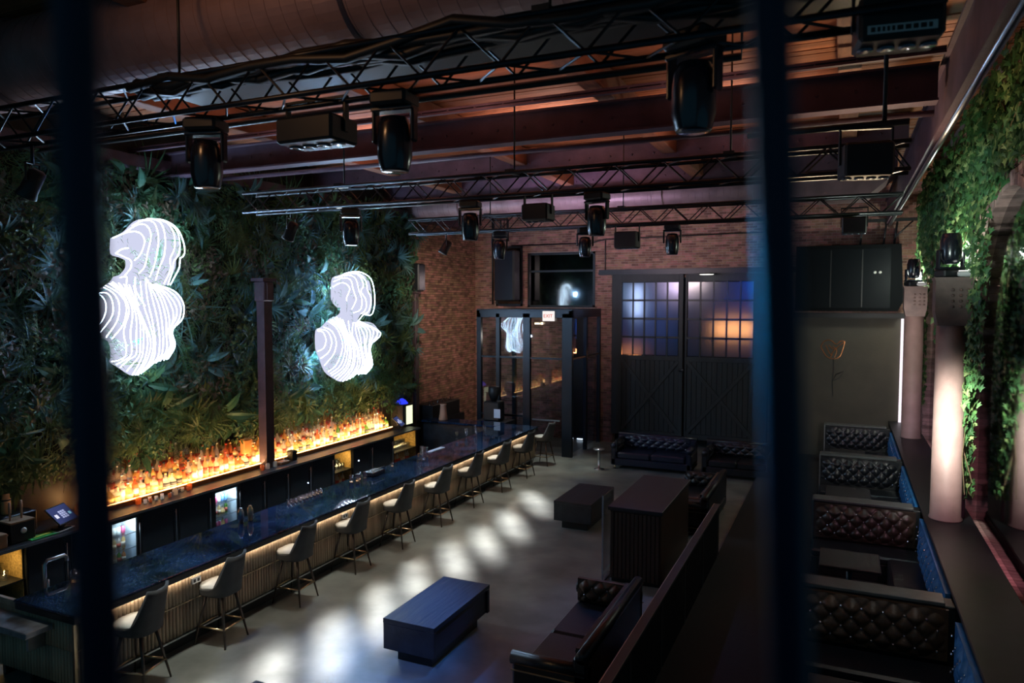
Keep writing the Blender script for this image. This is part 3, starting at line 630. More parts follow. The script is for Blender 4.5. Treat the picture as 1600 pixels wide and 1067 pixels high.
# ================================================================ NEON FIGURES
NEON_LEFT = dict(head=[[(8.1, 5.42), (8.38, 5.54), (8.59, 5.55), (8.69, 5.42), (8.61, 5.2), (8.49, 5.08)], [(8.33, 5.54), (8.56, 5.68), (8.73, 5.68), (8.81, 5.52), (8.73, 5.21), (8.67, 4.99), (8.56, 4.87)], [(8.45, 5.65), (8.66, 5.76), (8.87, 5.74), (8.95, 5.5), (8.91, 5.22), (8.85, 5.0), (8.75, 4.81)], [(8.56, 5.74), (8.84, 5.8), (9.02, 5.72), (9.08, 5.45), (9.04, 5.17), (8.94, 4.97), (8.86, 4.76)], [(8.71, 5.79), (9.05, 5.79), (9.24, 5.62), (9.26, 5.34), (9.16, 5.14), (9.16, 4.95), (9.02, 4.7)], [(8.91, 5.81), (9.24, 5.71), (9.36, 5.5), (9.34, 5.25), (9.22, 5.08), (9.19, 4.92), (9.09, 4.68)], [(8.71, 5.79), (9.02, 5.8), (9.28, 5.7), (9.4, 5.54), (9.46, 5.33), (9.43, 5.2), (9.36, 5.18), (9.33, 4.99), (9.23, 4.83), (9.13, 4.68)], [(8.09, 5.17), (8.21, 5.25), (8.32, 5.27)], [(8.09, 5.17), (8.24, 5.12), (8.35, 5.07), (8.35, 4.95), (8.24, 4.83)], [(8.14, 4.78), (8.26, 4.8), (8.26, 4.65), (8.38, 4.48), (8.48, 4.33)], [(8.41, 4.8), (8.42, 4.57), (8.58, 4.32)]],
 side=[[(7.76, 4.46), (7.85, 4.5), (7.94, 4.37), (7.91, 4.16), (7.72, 3.9)], [(7.82, 4.53), (7.96, 4.53), (8.05, 4.39), (8.03, 4.15), (7.78, 3.86)], [(7.9, 4.62), (8.06, 4.53), (8.16, 4.36), (8.12, 4.09), (7.91, 3.82)], [(7.92, 4.65), (8.15, 4.53), (8.28, 4.33), (8.22, 4.03), (8.0, 3.79)]],
 main=[[(8.0, 4.68), (8.23, 4.52), (8.34, 4.24), (8.23, 3.91), (8.27, 3.64), (8.23, 3.47), (8.0, 3.42)], [(8.06, 4.71), (8.35, 4.48), (8.47, 4.14), (8.46, 3.78), (8.45, 3.51), (8.31, 3.43), (8.15, 3.32)], [(8.26, 4.68), (8.35, 4.53), (8.49, 4.3), (8.59, 4.05), (8.6, 3.72), (8.55, 3.44), (8.37, 3.17)], [(8.44, 4.66), (8.47, 4.51), (8.51, 4.29), (8.62, 4.05), (8.74, 3.71), (8.66, 3.41), (8.47, 3.16)], [(8.68, 4.8), (8.68, 4.57), (8.72, 4.32), (8.78, 4.08), (8.83, 3.7), (8.78, 3.4), (8.58, 3.2)], [(8.73, 4.72), (8.83, 4.54), (8.92, 4.32), (8.97, 4.07), (8.99, 3.73), (8.94, 3.45), (8.72, 3.31)], [(8.79, 4.69), (8.98, 4.51), (9.08, 4.29), (9.13, 4.07), (9.11, 3.85), (9.13, 3.59), (8.91, 3.36)], [(8.82, 4.69), (9.09, 4.54), (9.27, 4.32), (9.28, 4.13), (9.16, 3.91), (9.21, 3.62), (9.05, 3.38)], [(8.87, 4.69), (9.24, 4.58), (9.43, 4.37), (9.41, 4.09), (9.18, 3.88), (9.24, 3.62), (9.09, 3.4)]],
 outlines=[[(8.1, 5.42), (8.33, 5.54), (8.52, 5.72), (8.71, 5.79), (9.02, 5.8), (9.28, 5.7), (9.4, 5.54), (9.46, 5.33), (9.43, 5.2), (9.36, 5.18), (9.33, 4.99), (9.23, 4.83), (9.13, 4.68), (8.98, 4.68), (8.82, 4.72), (8.62, 4.6), (8.35, 4.59), (8.14, 4.78), (8.24, 4.83), (8.35, 4.95), (8.35, 5.07), (8.24, 5.12), (8.09, 5.17)], [(8.13, 4.8), (8.06, 4.71), (7.92, 4.62), (7.76, 4.5), (7.74, 4.41), (7.85, 4.16), (7.68, 3.89), (7.75, 3.84), (8.0, 3.75), (8.04, 3.48), (8.0, 3.42), (8.15, 3.32), (8.37, 3.17), (8.51, 3.17), (8.76, 3.34), (9.09, 3.4), (9.23, 3.56), (9.23, 3.75), (9.16, 3.88), (9.34, 4.0), (9.45, 4.22), (9.43, 4.42), (9.24, 4.58), (8.87, 4.69), (8.68, 4.8), (8.41, 4.8)]])
NEON_RIGHT = dict(head=[[(13.67, 4.73), (13.91, 4.82), (14.14, 4.82), (14.3, 4.7), (14.18, 4.49), (14.18, 4.41)], [(13.69, 4.85), (14.05, 4.95), (14.33, 4.9), (14.42, 4.67), (14.53, 4.44), (14.36, 4.21)], [(13.72, 4.94), (14.24, 5.02), (14.52, 4.93), (14.63, 4.67), (14.75, 4.44), (14.7, 4.2), (14.41, 4.12)], [(13.83, 4.97), (14.38, 5.09), (14.71, 4.97), (14.8, 4.76), (14.7, 4.64), (14.9, 4.44), (14.89, 4.2), (14.69, 4.09)], [(14.05, 5.05), (14.61, 5.06), (14.9, 4.88), (14.95, 4.68), (15.1, 4.47), (15.02, 4.17), (14.79, 4.08)], [(14.05, 5.05), (14.38, 5.11), (14.71, 5.1), (15.06, 4.98), (15.2, 4.77), (15.25, 4.47), (15.22, 4.23), (15.11, 4.06), (14.94, 4.05), (14.79, 4.08), (14.5, 3.88)]],
 side=[[(13.1, 3.73), (13.28, 3.7), (13.39, 3.53), (13.32, 3.34), (13.11, 3.27)], [(13.1, 3.76), (13.41, 3.72), (13.58, 3.49), (13.49, 3.25), (13.19, 3.1)], [(13.29, 3.81), (13.58, 3.7), (13.73, 3.46), (13.64, 3.18), (13.29, 2.93)]],
 main=[[(13.46, 3.94), (13.8, 3.73), (13.97, 3.33), (13.74, 2.92), (13.43, 2.78)], [(13.59, 3.98), (13.94, 3.76), (14.16, 3.32), (14.01, 2.87), (13.56, 2.68)], [(13.76, 4.03), (14.07, 3.72), (14.29, 3.25), (14.19, 2.83), (13.73, 2.57)], [(13.99, 3.96), (14.16, 3.66), (14.44, 3.25), (14.38, 2.81), (13.96, 2.5)], [(14.4, 3.89), (14.35, 3.6), (14.58, 3.24), (14.62, 2.82), (14.23, 2.53)], [(14.5, 3.88), (14.64, 3.62), (14.73, 3.23), (14.82, 2.81), (14.42, 2.6)], [(14.54, 3.88), (14.93, 3.66), (14.9, 3.28), (14.97, 2.82), (14.71, 2.61)], [(14.59, 3.9), (15.21, 3.68), (15.08, 3.3), (15.07, 2.85), (14.86, 2.61)], [(14.64, 3.91), (15.54, 3.58), (15.07, 3.27), (15.17, 2.81), (14.86, 2.59)]],
 outlines=[[(13.67, 4.73), (13.72, 4.94), (14.05, 5.03), (14.38, 5.11), (14.71, 5.1), (15.06, 4.98), (15.2, 4.77), (15.25, 4.47), (15.22, 4.23), (15.11, 4.06), (14.94, 4.05), (14.79, 4.08), (14.64, 3.91), (14.99, 3.89), (15.29, 3.83), (15.5, 3.67), (15.54, 3.52), (15.44, 3.4), (15.07, 3.27), (15.12, 2.99), (15.17, 2.81), (15.06, 2.67), (14.86, 2.59), (14.52, 2.61), (14.23, 2.51), (13.96, 2.49), (13.73, 2.58), (13.39, 2.78), (13.19, 3.13), (13.09, 3.33), (13.1, 3.73), (13.29, 3.81), (13.59, 3.99), (13.9, 4.07), (13.99, 4.18), (13.73, 4.35), (13.66, 4.49)]])

def smooth(pts, n=6):
    P = [pts[0]] + list(pts) + [pts[-1]]; out = []
    for i in range(1, len(P) - 2):
        for k in range(n):
            t = k / n; p0, p1, p2, p3 = P[i - 1], P[i], P[i + 1], P[i + 2]
            out.append(tuple(.5 * (2 * p1[a] + (p2[a] - p0[a]) * t + (2 * p0[a] - 5 * p1[a] + 4 * p2[a] - p3[a]) * t * t + (3 * p1[a] - p0[a] - 3 * p2[a] + p3[a]) * t ** 3) for a in (0, 1)))
    out.append(tuple(pts[-1])); return out
def resamp(pts, n):
    s = smooth(pts, 8); d = [0]
    for a, b in zip(s, s[1:]): d.append(d[-1] + math.dist(a, b))
    out = []; j = 0
    for i in range(n):
        t = d[-1] * i / (n - 1)
        while j < len(d) - 2 and d[j + 1] < t: j += 1
        f = (t - d[j]) / max(1e-6, d[j + 1] - d[j]); out.append((s[j][0] + (s[j + 1][0] - s[j][0]) * f, s[j][1] + (s[j + 1][1] - s[j][1]) * f))
    return out
def neon(D, label):
    c = D['outlines'][0]; cy = sum(p[0] for p in c) / len(c)
    t = thing('neon_figure', label, 'neon sign', (-10.8, round(cy, 2), 4.2))
    def T(p, x): return (x, p[0] - round(cy, 2), p[1] - 4.2)
    curves = []
    for k, h in enumerate(D['head']): curves.append((resamp(h, 24), .01 * k))
    for k, h in enumerate(D['side']): curves.append((resamp(h, 20), .012 * k))
    M_ = [resamp(h, 26) for h in D['main']]
    for a, b in zip(M_, M_[1:]):
        curves.append((a, 0.02)); curves.append(([((p[0] + q[0]) / 2, (p[1] + q[1]) / 2) for p, q in zip(a, b)], .03))
    curves.append((M_[-1], .02))
    for cu, dx in curves: m = MB(); m.tube([T(p, dx) for p in cu], .0075 if D is NEON_LEFT else .006, neonm, 6); m.build('neon_tube', t)
    for ol in D['outlines']:
        s = smooth(ol + [ol[0]], 3)[:-1]; m = MB(); m.prism([(p[0] - round(cy, 2), p[1] - 4.2) for p in s], acrylic, 'x', -.06, -.035); m.build('acrylic_panel', t)
    for (dy, dz) in ((-.2, .6), (.3, .5), (-.1, -.7), (.3, -.6)): m = MB(); m.tube([(-.42, dy, dz), (-.05, dy, dz)], .02, steel); m.build('standoff', t)
neon(NEON_LEFT, 'larger glowing white bust figure in profile, nearer one on the leafy wall')
neon(NEON_RIGHT, 'glowing white bust figure on the leafy wall right of the steel column')
# steel column before the green wall, and post with speaker
plumdark = mat('dark_plum_paint', (.075, .045, .055), .5, var=.3)
t = thing('steel_column', 'plum steel column with a flared head standing in front of the leafy wall', 'column', (-10.7, 11.35, 0))
m = MB(); m.box((-.10, -.11, 0), (.10, -.09, 4.4), plumdark); m.box((-.10, .09, 0), (.10, .11, 4.4), plumdark); m.box((-.012, -.09, 0), (.012, .09, 4.4), plumdark); m.box((.08, -.10, 0), (.10, .10, 4.4), plumdark); m.build('shaft', t)
m = MB(); m.box((-.13, -.15, 4.4), (.13, .15, 4.8), plumdark, bev=.02); m.box((-.16, -.19, 4.8), (.16, .19, 4.86), plumdark); m.box((.13, -.06, 4.42), (.15, .06, 4.76), plumdark); m.build('capital', t)
t = thing('steel_post', 'slim plum post at the end of the leafy wall', 'column', (-11.0, 17.55, 0))
m = MB(); m.box((-.06, -.09, 0), (.06, .09, 4.62), plumdark, bev=.01); m.build('shaft', t); m = MB(); m.box((-.1, -.13, 4.62), (.1, .13, 4.68), plumdark); m.build('cap_plate', t)
t = thing('wall_speaker', 'small black loudspeaker on top of the slim post before the side brick wall', 'speaker', (-10.95, 17.6, 4.68))
m = MB(); m.box((-.14, -.17, 0), (.14, .17, .78), black, bev=.03); m.build('cabinet', t); m = MB(); m.box((.14, -.15, .03), (.152, .15, .75), blackgloss); m.build('grille', t)
# ================================================================ BAR COUNTER
BX = -7.47; BY0, BY1 = 5.0, 17.9
bar = thing('bar_counter', 'long bar counter with fluted pale oak front and dark blue marble top', 'bar', (-7.9, 11.45, 0))
def bb(name, a, b, mt, bev=0, kind=None, par=bar):
    m = MB(); off = Vector((7.9, -11.45, 0)); m.box(Vector(a) + off, Vector(b) + off, mt, bev=bev); o = m.build(name, par)
    if kind: o['kind'] = kind
    return o
bb('countertop', (-8.42, BY0 - .05, 1.02), (-7.385, BY1, 1.05), marblem, .006)
bb('countertop_edge', (-8.40, BY0 - .045, .945), (-7.39, BY1 - .01, 1.02), black, .004)
bb('front_panel', (-7.56, BY0 + .02, .2), (-7.515, BY1, .945), brownslat)
bb('end_panel', (-8.9, BY0 + .02, .2), (-7.5, BY0 + .06, 1.0), slatwood)
bb('toe_kick', (-8.3, BY0 + .1, 0), (-7.60, BY1, .2), black)
bb('metal_base_trim', (-7.50, BY0, .185), (-7.46, BY1, .205), steel)
bb('corner_trim', (-7.50, BY0 - .005, .2), (-7.465, BY0 + .03, 1.0), brass)
bb('rear_panel', (-8.34, BY0 + .06, .0), (-8.30, BY1, 1.0), black)
bb('under_counter_light', (-7.49, BY0 + .3, .928), (-7.465, BY1 - .2, .943), emat('bar_front_led', (1.0, .84, .64), 17.0))
m = MB(); y = BY0 + .03
while y < BY1 - .02:                                     # fluted slats, hundreds of them, joined
    m.lathe([(.022, .21), (.022, .60)], (-7.50 + 7.9, y - 11.45 + .02, 0), slatwood, 8); m.lathe([(.022, .607), (.022, .925)], (-7.50 + 7.9, y - 11.45 + .02, 0), slatwood, 8); y += .052
m.build('fluted_slat', bar, kind='stuff')
m = MB(); x = -8.88
while x < -7.52:
    m.lathe([(.022, .21), (.022, .60)], (x + 7.9, BY0 + .02 - 11.45, 0), slatwood, 8); m.lathe([(.022, .607), (.022, .925)], (x + 7.9, BY0 + .02 - 11.45, 0), slatwood, 8); x += .052
m.build('fluted_slat', bar, kind='stuff')
bb('brass_seam', (-7.492, 5.02, .60), (-7.47, BY1, .607), brass)
for y in (6.55, 9.6): 
    m = MB(); m.box((.40, y - 11.45, .80), (.452, y + .14 - 11.45, .88), steel, bev=.006); o = m.build('socket_plate', bar)
    for k in (0, 1): q = MB(); q.box((.4525, y - 11.45 + .02 + .06 * k, .82), (.455, y - 11.45 + .055 + .06 * k, .86), black); q.build('socket', o)
t = thing('service_shelf', 'low grey marble service shelf jutting from the near end of the bar', 'shelf', (-8.2, 4.82, .70))
m = MB(); m.box((-.75, -.14, .12), (.42, .16, .19), greymarble, bev=.008); m.build('shelf_top', t); m = MB(); m.box((.2, .0, -.1), (.24, .2, .12), steel); m.build('bracket', t); m = MB(); m.box((-.5, .0, -.1), (-.46, .2, .12), steel); m.build('bracket', t)
# far end counter return
t = thing('bar_return', 'dark counter return closing the bar at its far end', 'bar', (-9.6, 17.75, 0))
m = MB(); m.box((-1.3, -.3, 1.0), (1.2, .3, 1.05), marblem, bev=.005); m.build('countertop', t); m = MB(); m.box((-1.25, -.22, 0), (1.2, .22, 1.0), darkwood); m.build('body', t)
# ================================================================ BACK BAR
GX = -10.38
t = thing('back_bar', 'long black back bar cabinet run along the leafy wall', 'cabinet', (GX, 11.2, 0))
o_ = Vector((-GX, -11.2, 0))
def gb(name, a, b, mt, par=None, bev=0):
    m = MB(); m.box(Vector(a) + o_, Vector(b) + o_, mt, bev=bev); return m.build(name, par if par is not None else t)
gb('worktop', (-11.25, 5.2, .96), (GX + .03, 16.7, 1.0), mat('black_stone_top', (.008, .008, .009), .5), bev=.006); gb('worktop_edge', (GX + .03, 5.2, .955), (GX + .045, 16.7, 1.0), steel)
gb('plinth', (-11.2, 5.2, 0), (GX - .08, 16.7, .1), black); gb('rear_board', (-11.22, 5.2, .1), (-11.18, 16.7, .95), black)
goldback = mat('gold_lit_shelf_back', (.55, .36, .12), .5, var=.5, vscale=30)
units = [('s', 5.55, 6.3), ('d', 6.3, 6.95), ('d', 6.95, 7.55), ('f', 7.55, 8.12), ('d', 8.12, 8.88), ('d', 8.88, 9.62), ('f', 9.62, 10.28), ('d', 10.28, 10.98), ('d', 10.98, 11.65), ('d', 11.65, 12.35), ('d', 12.35, 13.1), ('s', 13.1, 13.8), ('d', 13.8, 14.6), ('d', 14.6, 15.48), ('s', 15.48, 16.62)]
for kd, a, b in units:
    gb('side_panel', (-11.18, a, .1), (GX, a + .02, .95), black)
    if kd == 'd':
        d = gb('cabinet_door', (GX - .02, a + .025, .12), (GX, b - .01, .94), blackgloss)
        m = MB(); q = Vector((GX + .03, b - .08, .22)) + o_; m.tube([q, q + Vector((0, 0, .62))], .009, steel, 6); m.tube([q + Vector((0, 0, .05)), q + Vector((-.03, 0, .05))], .006, steel); m.tube([q + Vector((0, 0, .57)), q + Vector((-.03, 0, .57))], .006, steel); m.build('handle', d)
    elif kd == 'f':
        d = gb('fridge_frame', (GX - .03, a + .02, .12), (GX, a + .07, .94), black); gb('fridge_frame', (GX - .03, b - .06, .12), (GX, b - .01, .94), black)
        gb('fridge_frame', (GX - .03, a + .07, .89), (GX, b - .06, .94), black); gb('fridge_frame', (GX - .03, a + .07, .12), (GX, b - .06, .17), black)
        gb('fridge_glass', (GX - .02, a + .07, .17), (GX - .012, b - .06, .89), glassmat('fridge_glass', (.9, .94, .97), .04))
        gb('fridge_liner', (-10.80, a + .03, .13), (-10.78, b - .02, .93), mat('white_liner', (.75, .78, .8), .5)); gb('fridge_liner', (-10.78, b - .035, .13), (GX - .04, b - .022, .93), mat('white_liner', (.75, .78, .8), .5)); gb('fridge_lamp', (-10.6, a + .1, .90), (-10.5, b - .1, .92), emat('fridge_white_lamp', (.75, .95, 1.0), 4))
        for z in (.40, .64): gb('glass_shelf', (-10.77, a + .03, z), (GX - .06, b - .04, z + .008), glassmat('clear_glassware', (.86, .9, .95), .10, .05)); gb('shelf_edge', (GX - .06, a + .03, z), (GX - .052, b - .04, z + .01), steel)
        m = MB(); q = Vector((GX + .03, b - .03, .25)) + o_; m.tube([q, q + Vector((0, 0, .55))], .008, steel); m.build('handle', d)
    else:
        gb('lit_back', (-11.15, a + .02, .12), (-11.13, b, .94), goldback); gb('lit_side', (-11.12, b - .03, .12), (GX - .05, b - .015, .94), goldback); gb('shelf_board', (-11.12, a + .02, .48), (GX - .03, b, .50), black); gb('shelf_lamp', (-10.5, a + .06, .935), (-10.46, b - .04, .948), emat('shelf_gold_lamp', (1.0, .62, .2), 4))
gb('status_lamp', (GX + .001, 6.72, .66), (GX + .006, 6.735, .675), emat('blue_white_indicator', (.5, .65, 1.0), 30)); gb('status_lamp', (GX + .001, 12.2, .5), (GX + .006, 12.215, .515), emat('blue_white_indicator', (.5, .65, 1.0), 30))
gb('status_lamp', (GX + .001, 14.0, .62), (GX + .006, 14.015, .635), emat('blue_white_indicator', (.5, .65, 1.0), 30))
# stepped backlit display shelf
ds = thing('bottle_display', 'stepped amber backlit display shelf on the back bar', 'shelf', (-11.0, 11.75, 1.0))
for k, (x0, x1, z1) in enumerate([(.05, .24, .09), (-.11, .05, .21), (-.25, -.11, .33)]):
    m = MB(); m.box((x0, -4.0, 0), (x1, 4.25, z1), stepwood if k == 0 else shelfglow); s = m.build('display_step' if k == 0 else 'glowing_step', ds)
    m = MB(); m.box((x1 - .012, -4.0, z1), (x1 + .004, 4.25, z1 + .012), ledwarm); m.build('led_edge', s)
def bottle_mesh(kind, gm, cm, lm):
    m = MB()
    P = {'tall': ([(.034, 0), (.038, .01), (.038, .19), (.03, .215), (.014, .235), (.013, .29)], .038, .05, .14, .29),
         'square': ([(.046, 0), (.05, .01), (.05, .13), (.045, .15), (.016, .165), (.015, .21)], .05, .03, .10, .21),
         'slim': ([(.028, 0), (.031, .01), (.031, .20), (.022, .24), (.012, .26), (.012, .325)], .031, .06, .16, .325),
         'squat': ([(.05, 0), (.056, .02), (.052, .10), (.03, .14), (.016, .155), (.016, .19)], .055, .03, .08, .19)}[kind]
    pr, r, l0, l1, h = P; n = 8 if kind == 'square' else 10
    m.lathe(pr, (0, 0, 0), gm, n); m.lathe([(r + .0015, l0), (r + .0015, l1)], (0, 0, 0), lm, n); m.lathe([(.016, h), (.016, h + .028)], (0, 0, 0), cm, n)
    o = m.build('bottle'); me = o.data; bpy.data.objects.remove(o); return me
glasses = {'amber': bottlemat('amber_glass', (1.0, .74, .40)), 'clear': bottlemat('clear_glass', (1.0, .94, .82)), 'red': bottlemat('red_brown_glass', (.95, .45, .20)), 'green': bottlemat('green_glass', (.30, .55, .15)), 'dark': mat('dark_glass', (.03, .015, .01), .15, coat=.5)}
caps = [mat('gold_cap', (.7, .5, .2), .3, metal=1), black, mat('red_cap', (.5, .05, .03), .5), mat('silver_cap', (.6, .6, .6), .3, metal=1)]
labs = [mat('cream_label', (.80, .68, .5), .7), mat('black_label', (.03, .03, .03), .6), mat('red_label', (.5, .08, .04), .7), mat('gold_label', (.6, .42, .15), .5)]
BM = []
for gi, (gname, gm) in enumerate(glasses.items()):
    for ki, kd in enumerate(('tall', 'square', 'slim', 'squat')): BM.append((gname, kd, bottle_mesh(kd, gm, caps[(gi + ki) % 4], labs[(gi * 2 + ki) % 4])))
def weight(g): return {'amber': 10, 'clear': 10, 'red': 3, 'green': 1, 'dark': .8}[g]
W_ = [weight(b[0]) for b in BM]; random.seed(21)
KD = {'tall': 'tall round', 'square': 'short square', 'slim': 'slim tall', 'squat': 'squat rounded'}
def put_bottle(x, y, z, where, grp, b=None, sc=1.0):
    g, kd, me = b or random.choices(BM, W_)[0]
    o = bpy.data.objects.new('bottle', me); COL.objects.link(o); o.location = (x, y, z); o.rotation_euler = (0, 0, random.uniform(-1, 1)); o.scale = (sc * 1.22, sc * 1.22, sc * random.uniform(.92, 1.12))
    tag(o, '%s %s glass bottle %s' % (KD[kd], g, where), 'bottle', '%s, %s %s' % (grp, KD[kd], g))
for k, (dx, z) in enumerate([(.13, 1.092), (-.03, 1.212), (-.18, 1.332)]):
    y = 7.82 + k * .03
    while y < 15.95:
        if not (k == 0 and 11.15 < y < 11.6):
            w2 = ('front step' if k == 0 else 'middle step' if k == 1 else 'rear step')
            side = 'at the near end' if y < 8.6 else 'left of the lit second fridge' if y < 9.6 else 'above the lit second fridge' if y < 10.4 else 'just left of the steel column' if y < 11.35 else 'just right of the steel column' if y < 12.5 else 'left above the gold-lit shelves' if y < 13.1 else 'above the gold-lit shelves' if y < 13.9 else 'near the far end' if y < 15 else 'at the far end'
            wr = [wt * (3 if (g[0] == 'red' and 9.6 < y < 10.8) else 1) * (2 if (g[0] == 'clear' and (y < 9.4 or 12 < y < 14)) else 1) for wt, g in zip(W_, BM)]
            b = random.choices(BM, wr)[0]
            put_bottle(-11.0 + dx, y, z, 'on the %s, %s' % (w2, side), 'bottles on the %s %s' % (w2, side), b, 1.14 + .08 * k)
        y += random.uniform(.105, .14)
# glassware helpers
clearg = glassmat('clear_glassware', (.86, .9, .95), .10, .05)
def glass_obj(x, y, z, kind, label, cat='glass', group=None, mt=None, sc=1):
    mt = mt or clearg
    P = {'tumbler': [(.032, 0), (.036, .004), (.04, .09), (.037, .088), (.033, .012), (.0, .012)],
         'wine': [(.034, 0), (.034, .003), (.005, .01), (.005, .08), (.03, .10), (.04, .14), (.034, .19), (.031, .188), (.036, .14), (.0, .10)],
         'mixing': [(.045, 0), (.05, .005), (.052, .15), (.058, .155), (.05, .15), (.045, .02), (.0, .02)],
         'shaker': [(.036, 0), (.046, .13), (.044, .17), (.03, .2), (.02, .23), (.0, .235)],
         'decanter': [(.06, 0), (.075, .02), (.07, .10), (.03, .16), (.022, .22), (.035, .25), (.03, .245), (.0, .2)],
         'jar': [(.055, 0), (.06, .01), (.06, .12), (.045, .14), (.045, .15), (.0, .15)]}[kind]
    m = MB(); m.lathe([(r * sc, h * sc) for r, h in P], (0, 0, 0), mt, 14); o = m.build({'tumbler': 'tumbler', 'wine': 'wine_glass', 'mixing': 'mixing_glass', 'shaker': 'cocktail_shaker', 'decanter': 'decanter', 'jar': 'glass_jar'}[kind])
    o.location = (x, y, z); tag(o, label, cat, group); return o
CT = 1.051
glass_obj(-8.22, 8.15, CT, 'shaker', 'steel cocktail shaker on the bar before the second lit fridge, left of a pair', 'shaker', mt=steel)
glass_obj(-8.2, 8.32, CT, 'shaker', 'steel cocktail shaker on the bar before the second lit fridge, right of a pair', 'shaker', mt=brass)
glass_obj(-8.05, 13.05, CT, 'decanter', 'faceted clear decanter on the bar top right of the marble reflection', 'decanter', sc=1.15)
glass_obj(-8.15, 13.35, CT, 'mixing', 'clear mixing glass beside the faceted decanter on the bar', 'glass', sc=1.3)
glass_obj(-8.3, 5.6, CT, 'tumbler', 'clear tumbler with twisted peel at the dark near end of the bar', 'glass', sc=1.4)
random.seed(5)
for i in range(20): glass_obj(-8.26 - .06 * (i % 2), 9.25 + i * .045, CT, 'tumbler', 'clear tumbler in the double row standing on the bar before the black cupboards', 'glass', 'double row of tumblers', sc=.62)
for i in range(4): glass_obj(-8.25 + .05 * (i % 2), 10.9 + i * .12, CT, 'mixing', 'clear mixing glass in the cluster beside the bottle opener tray', 'glass', 'cluster of mixing glasses', sc=.75)
for i in range(9): glass_obj(-8.5 + .18 * (i % 3), 15.4 + i * .16, CT, 'wine', 'wine glass standing at the far end of the bar', 'glass', 'wine glasses at the far end', sc=.95)
t = thing('bar_caddy', 'black caddy with a steel rail on the bar before the gold-lit shelves', 'caddy', (-8.2, 11.55, CT))
m = MB(); m.box((-.12, -.2, 0), (.12, .2, .08), blackgloss, bev=.01); m.build('box', t); m = MB(); m.tube([(.1, -.2, .08), (.1, -.2, .13), (.1, .2, .13), (.1, .2, .08)], .008, steel); m.build('rail', t)
m = MB()
for i in range(14): m.box((-.06, i * .045, 0), (.06, i * .045 + .035, .012), mat('white_paper', (.7, .75, .85), .7))
o = m.build('napkin_strip'); o.location = (-8.3, 13.75, CT); tag(o, 'long white ribbed bar mat lying along the bar right of the decanter', 'mat')
glass_obj(-8.3, 12.3, CT, 'tumbler', 'small tumbler on the rear edge of the bar between the caddy and the decanter', 'glass', sc=.9)
t = thing('bar_sink', 'steel beer tap stand behind the near end of the bar', 'tap', (-8.72, 5.5, .8))
m = MB(); m.tube([(0, 0, 0), (0, 0, .42), (.0, .04, .46), (0, .25, .46), (0, .28, .42), (0, .28, .38)], .022, steel, 8); m.build('spout', t); m = MB(); m.box((-.1, -.1, -.02), (.1, .4, .0), steel); m.build('drain_tray', t)
m = MB(); m.tube([(.06, 0, 0), (.06, 0, .25)], .012, steel); m.build('lever', t)
m = MB(); m.box((-9.0, 5.1, .76), (-8.44, 8.5, .80), steel, bev=.006); m.box((-8.95, 5.12, .0), (-8.9, 8.45, .76), black); o = m.build('underbar_station'); tag(o, 'low steel work station behind the near end of the bar', 'work station')
m = MB(); m.box((-8.95, 9.2, .76), (-8.44, 16.6, .80), black, bev=.006); m.box((-8.9, 9.25, .0), (-8.86, 16.5, .76), black); o = m.build('underbar_station'); tag(o, 'long black work station behind the middle and far part of the bar', 'work station')
# fridge contents and shelf contents
fr = {'pink': mat('pink_drink', (.7, .12, .25), .3), 'aqua': mat('aqua_carton', (.25, .6, .6), .5), 'white': mat('white_carton', (.8, .8, .78), .5), 'orange': mat('orange_drink', (.8, .3, .06), .3), 'blue': mat('blue_carton', (.15, .3, .6), .5)}
cans = {}
for n_, mt in fr.items():
    m = MB(); m.lathe([(.03, 0), (.034, .008), (.034, .10), (.028, .115), (.027, .12)], (0, 0, 0), mt, 10); m.lathe([(.027, .12), (.025, .123)], (0, 0, 0), steel, 10); o = m.build('can'); cans[n_] = o.data; bpy.data.objects.remove(o)
random.seed(9)
for (a, b, nm) in [(7.66, 8.02, 'nearer lit fridge'), (9.73, 10.18, 'second lit fridge')]:
    for zi, z in enumerate((.175, .412, .652)):
        y = a + .03
        while y < b - .03:
            cn = random.choice(list(cans)); lv = ['bottom', 'middle', 'top'][zi]
            if zi == 1 or (zi == 0 and random.random() < .6):
                put_bottle(-10.55, y, z, 'on the %s shelf, %s' % (lv, nm), 'drinks in the ' + nm, BM[random.choice([0, 3, 4, 8, 12])], .68)
            else:
                o = bpy.data.objects.new('drink_can', cans[cn]); COL.objects.link(o); o.location = (-10.55, y, z); tag(o, '%s can on the %s shelf inside the %s' % (cn, lv, nm), 'can', '%s cans, %s shelf, %s' % (cn, lv, nm))
            y += .082
for (a, b, nm) in [(5.6, 6.25, 'leftmost gold-lit shelf unit'), (13.16, 13.75, 'middle gold-lit shelf unit'), (15.55, 16.55, 'far gold-lit shelf unit')]:
    for zi, z in enumerate((.12, .50)):
        if nm.startswith('far') and zi == 0: pass
        for row in range(2):
            y = a + .04
            while y < b - .03:
                if zi == 0 and not nm.startswith('left'): put_bottle(-10.62 - .14 * row, y, z, 'on the lower board of the %s' % nm, 'bottles in the ' + nm, BM[random.choice([0, 2, 4, 8])], .9)
                else: glass_obj(-10.62 - .14 * row, y, z + .001, 'mixing' if row else 'tumbler', 'clear glass standing in the %s' % nm, 'glass', 'glasses in the ' + nm, clearg, 1.3)
                y += .1
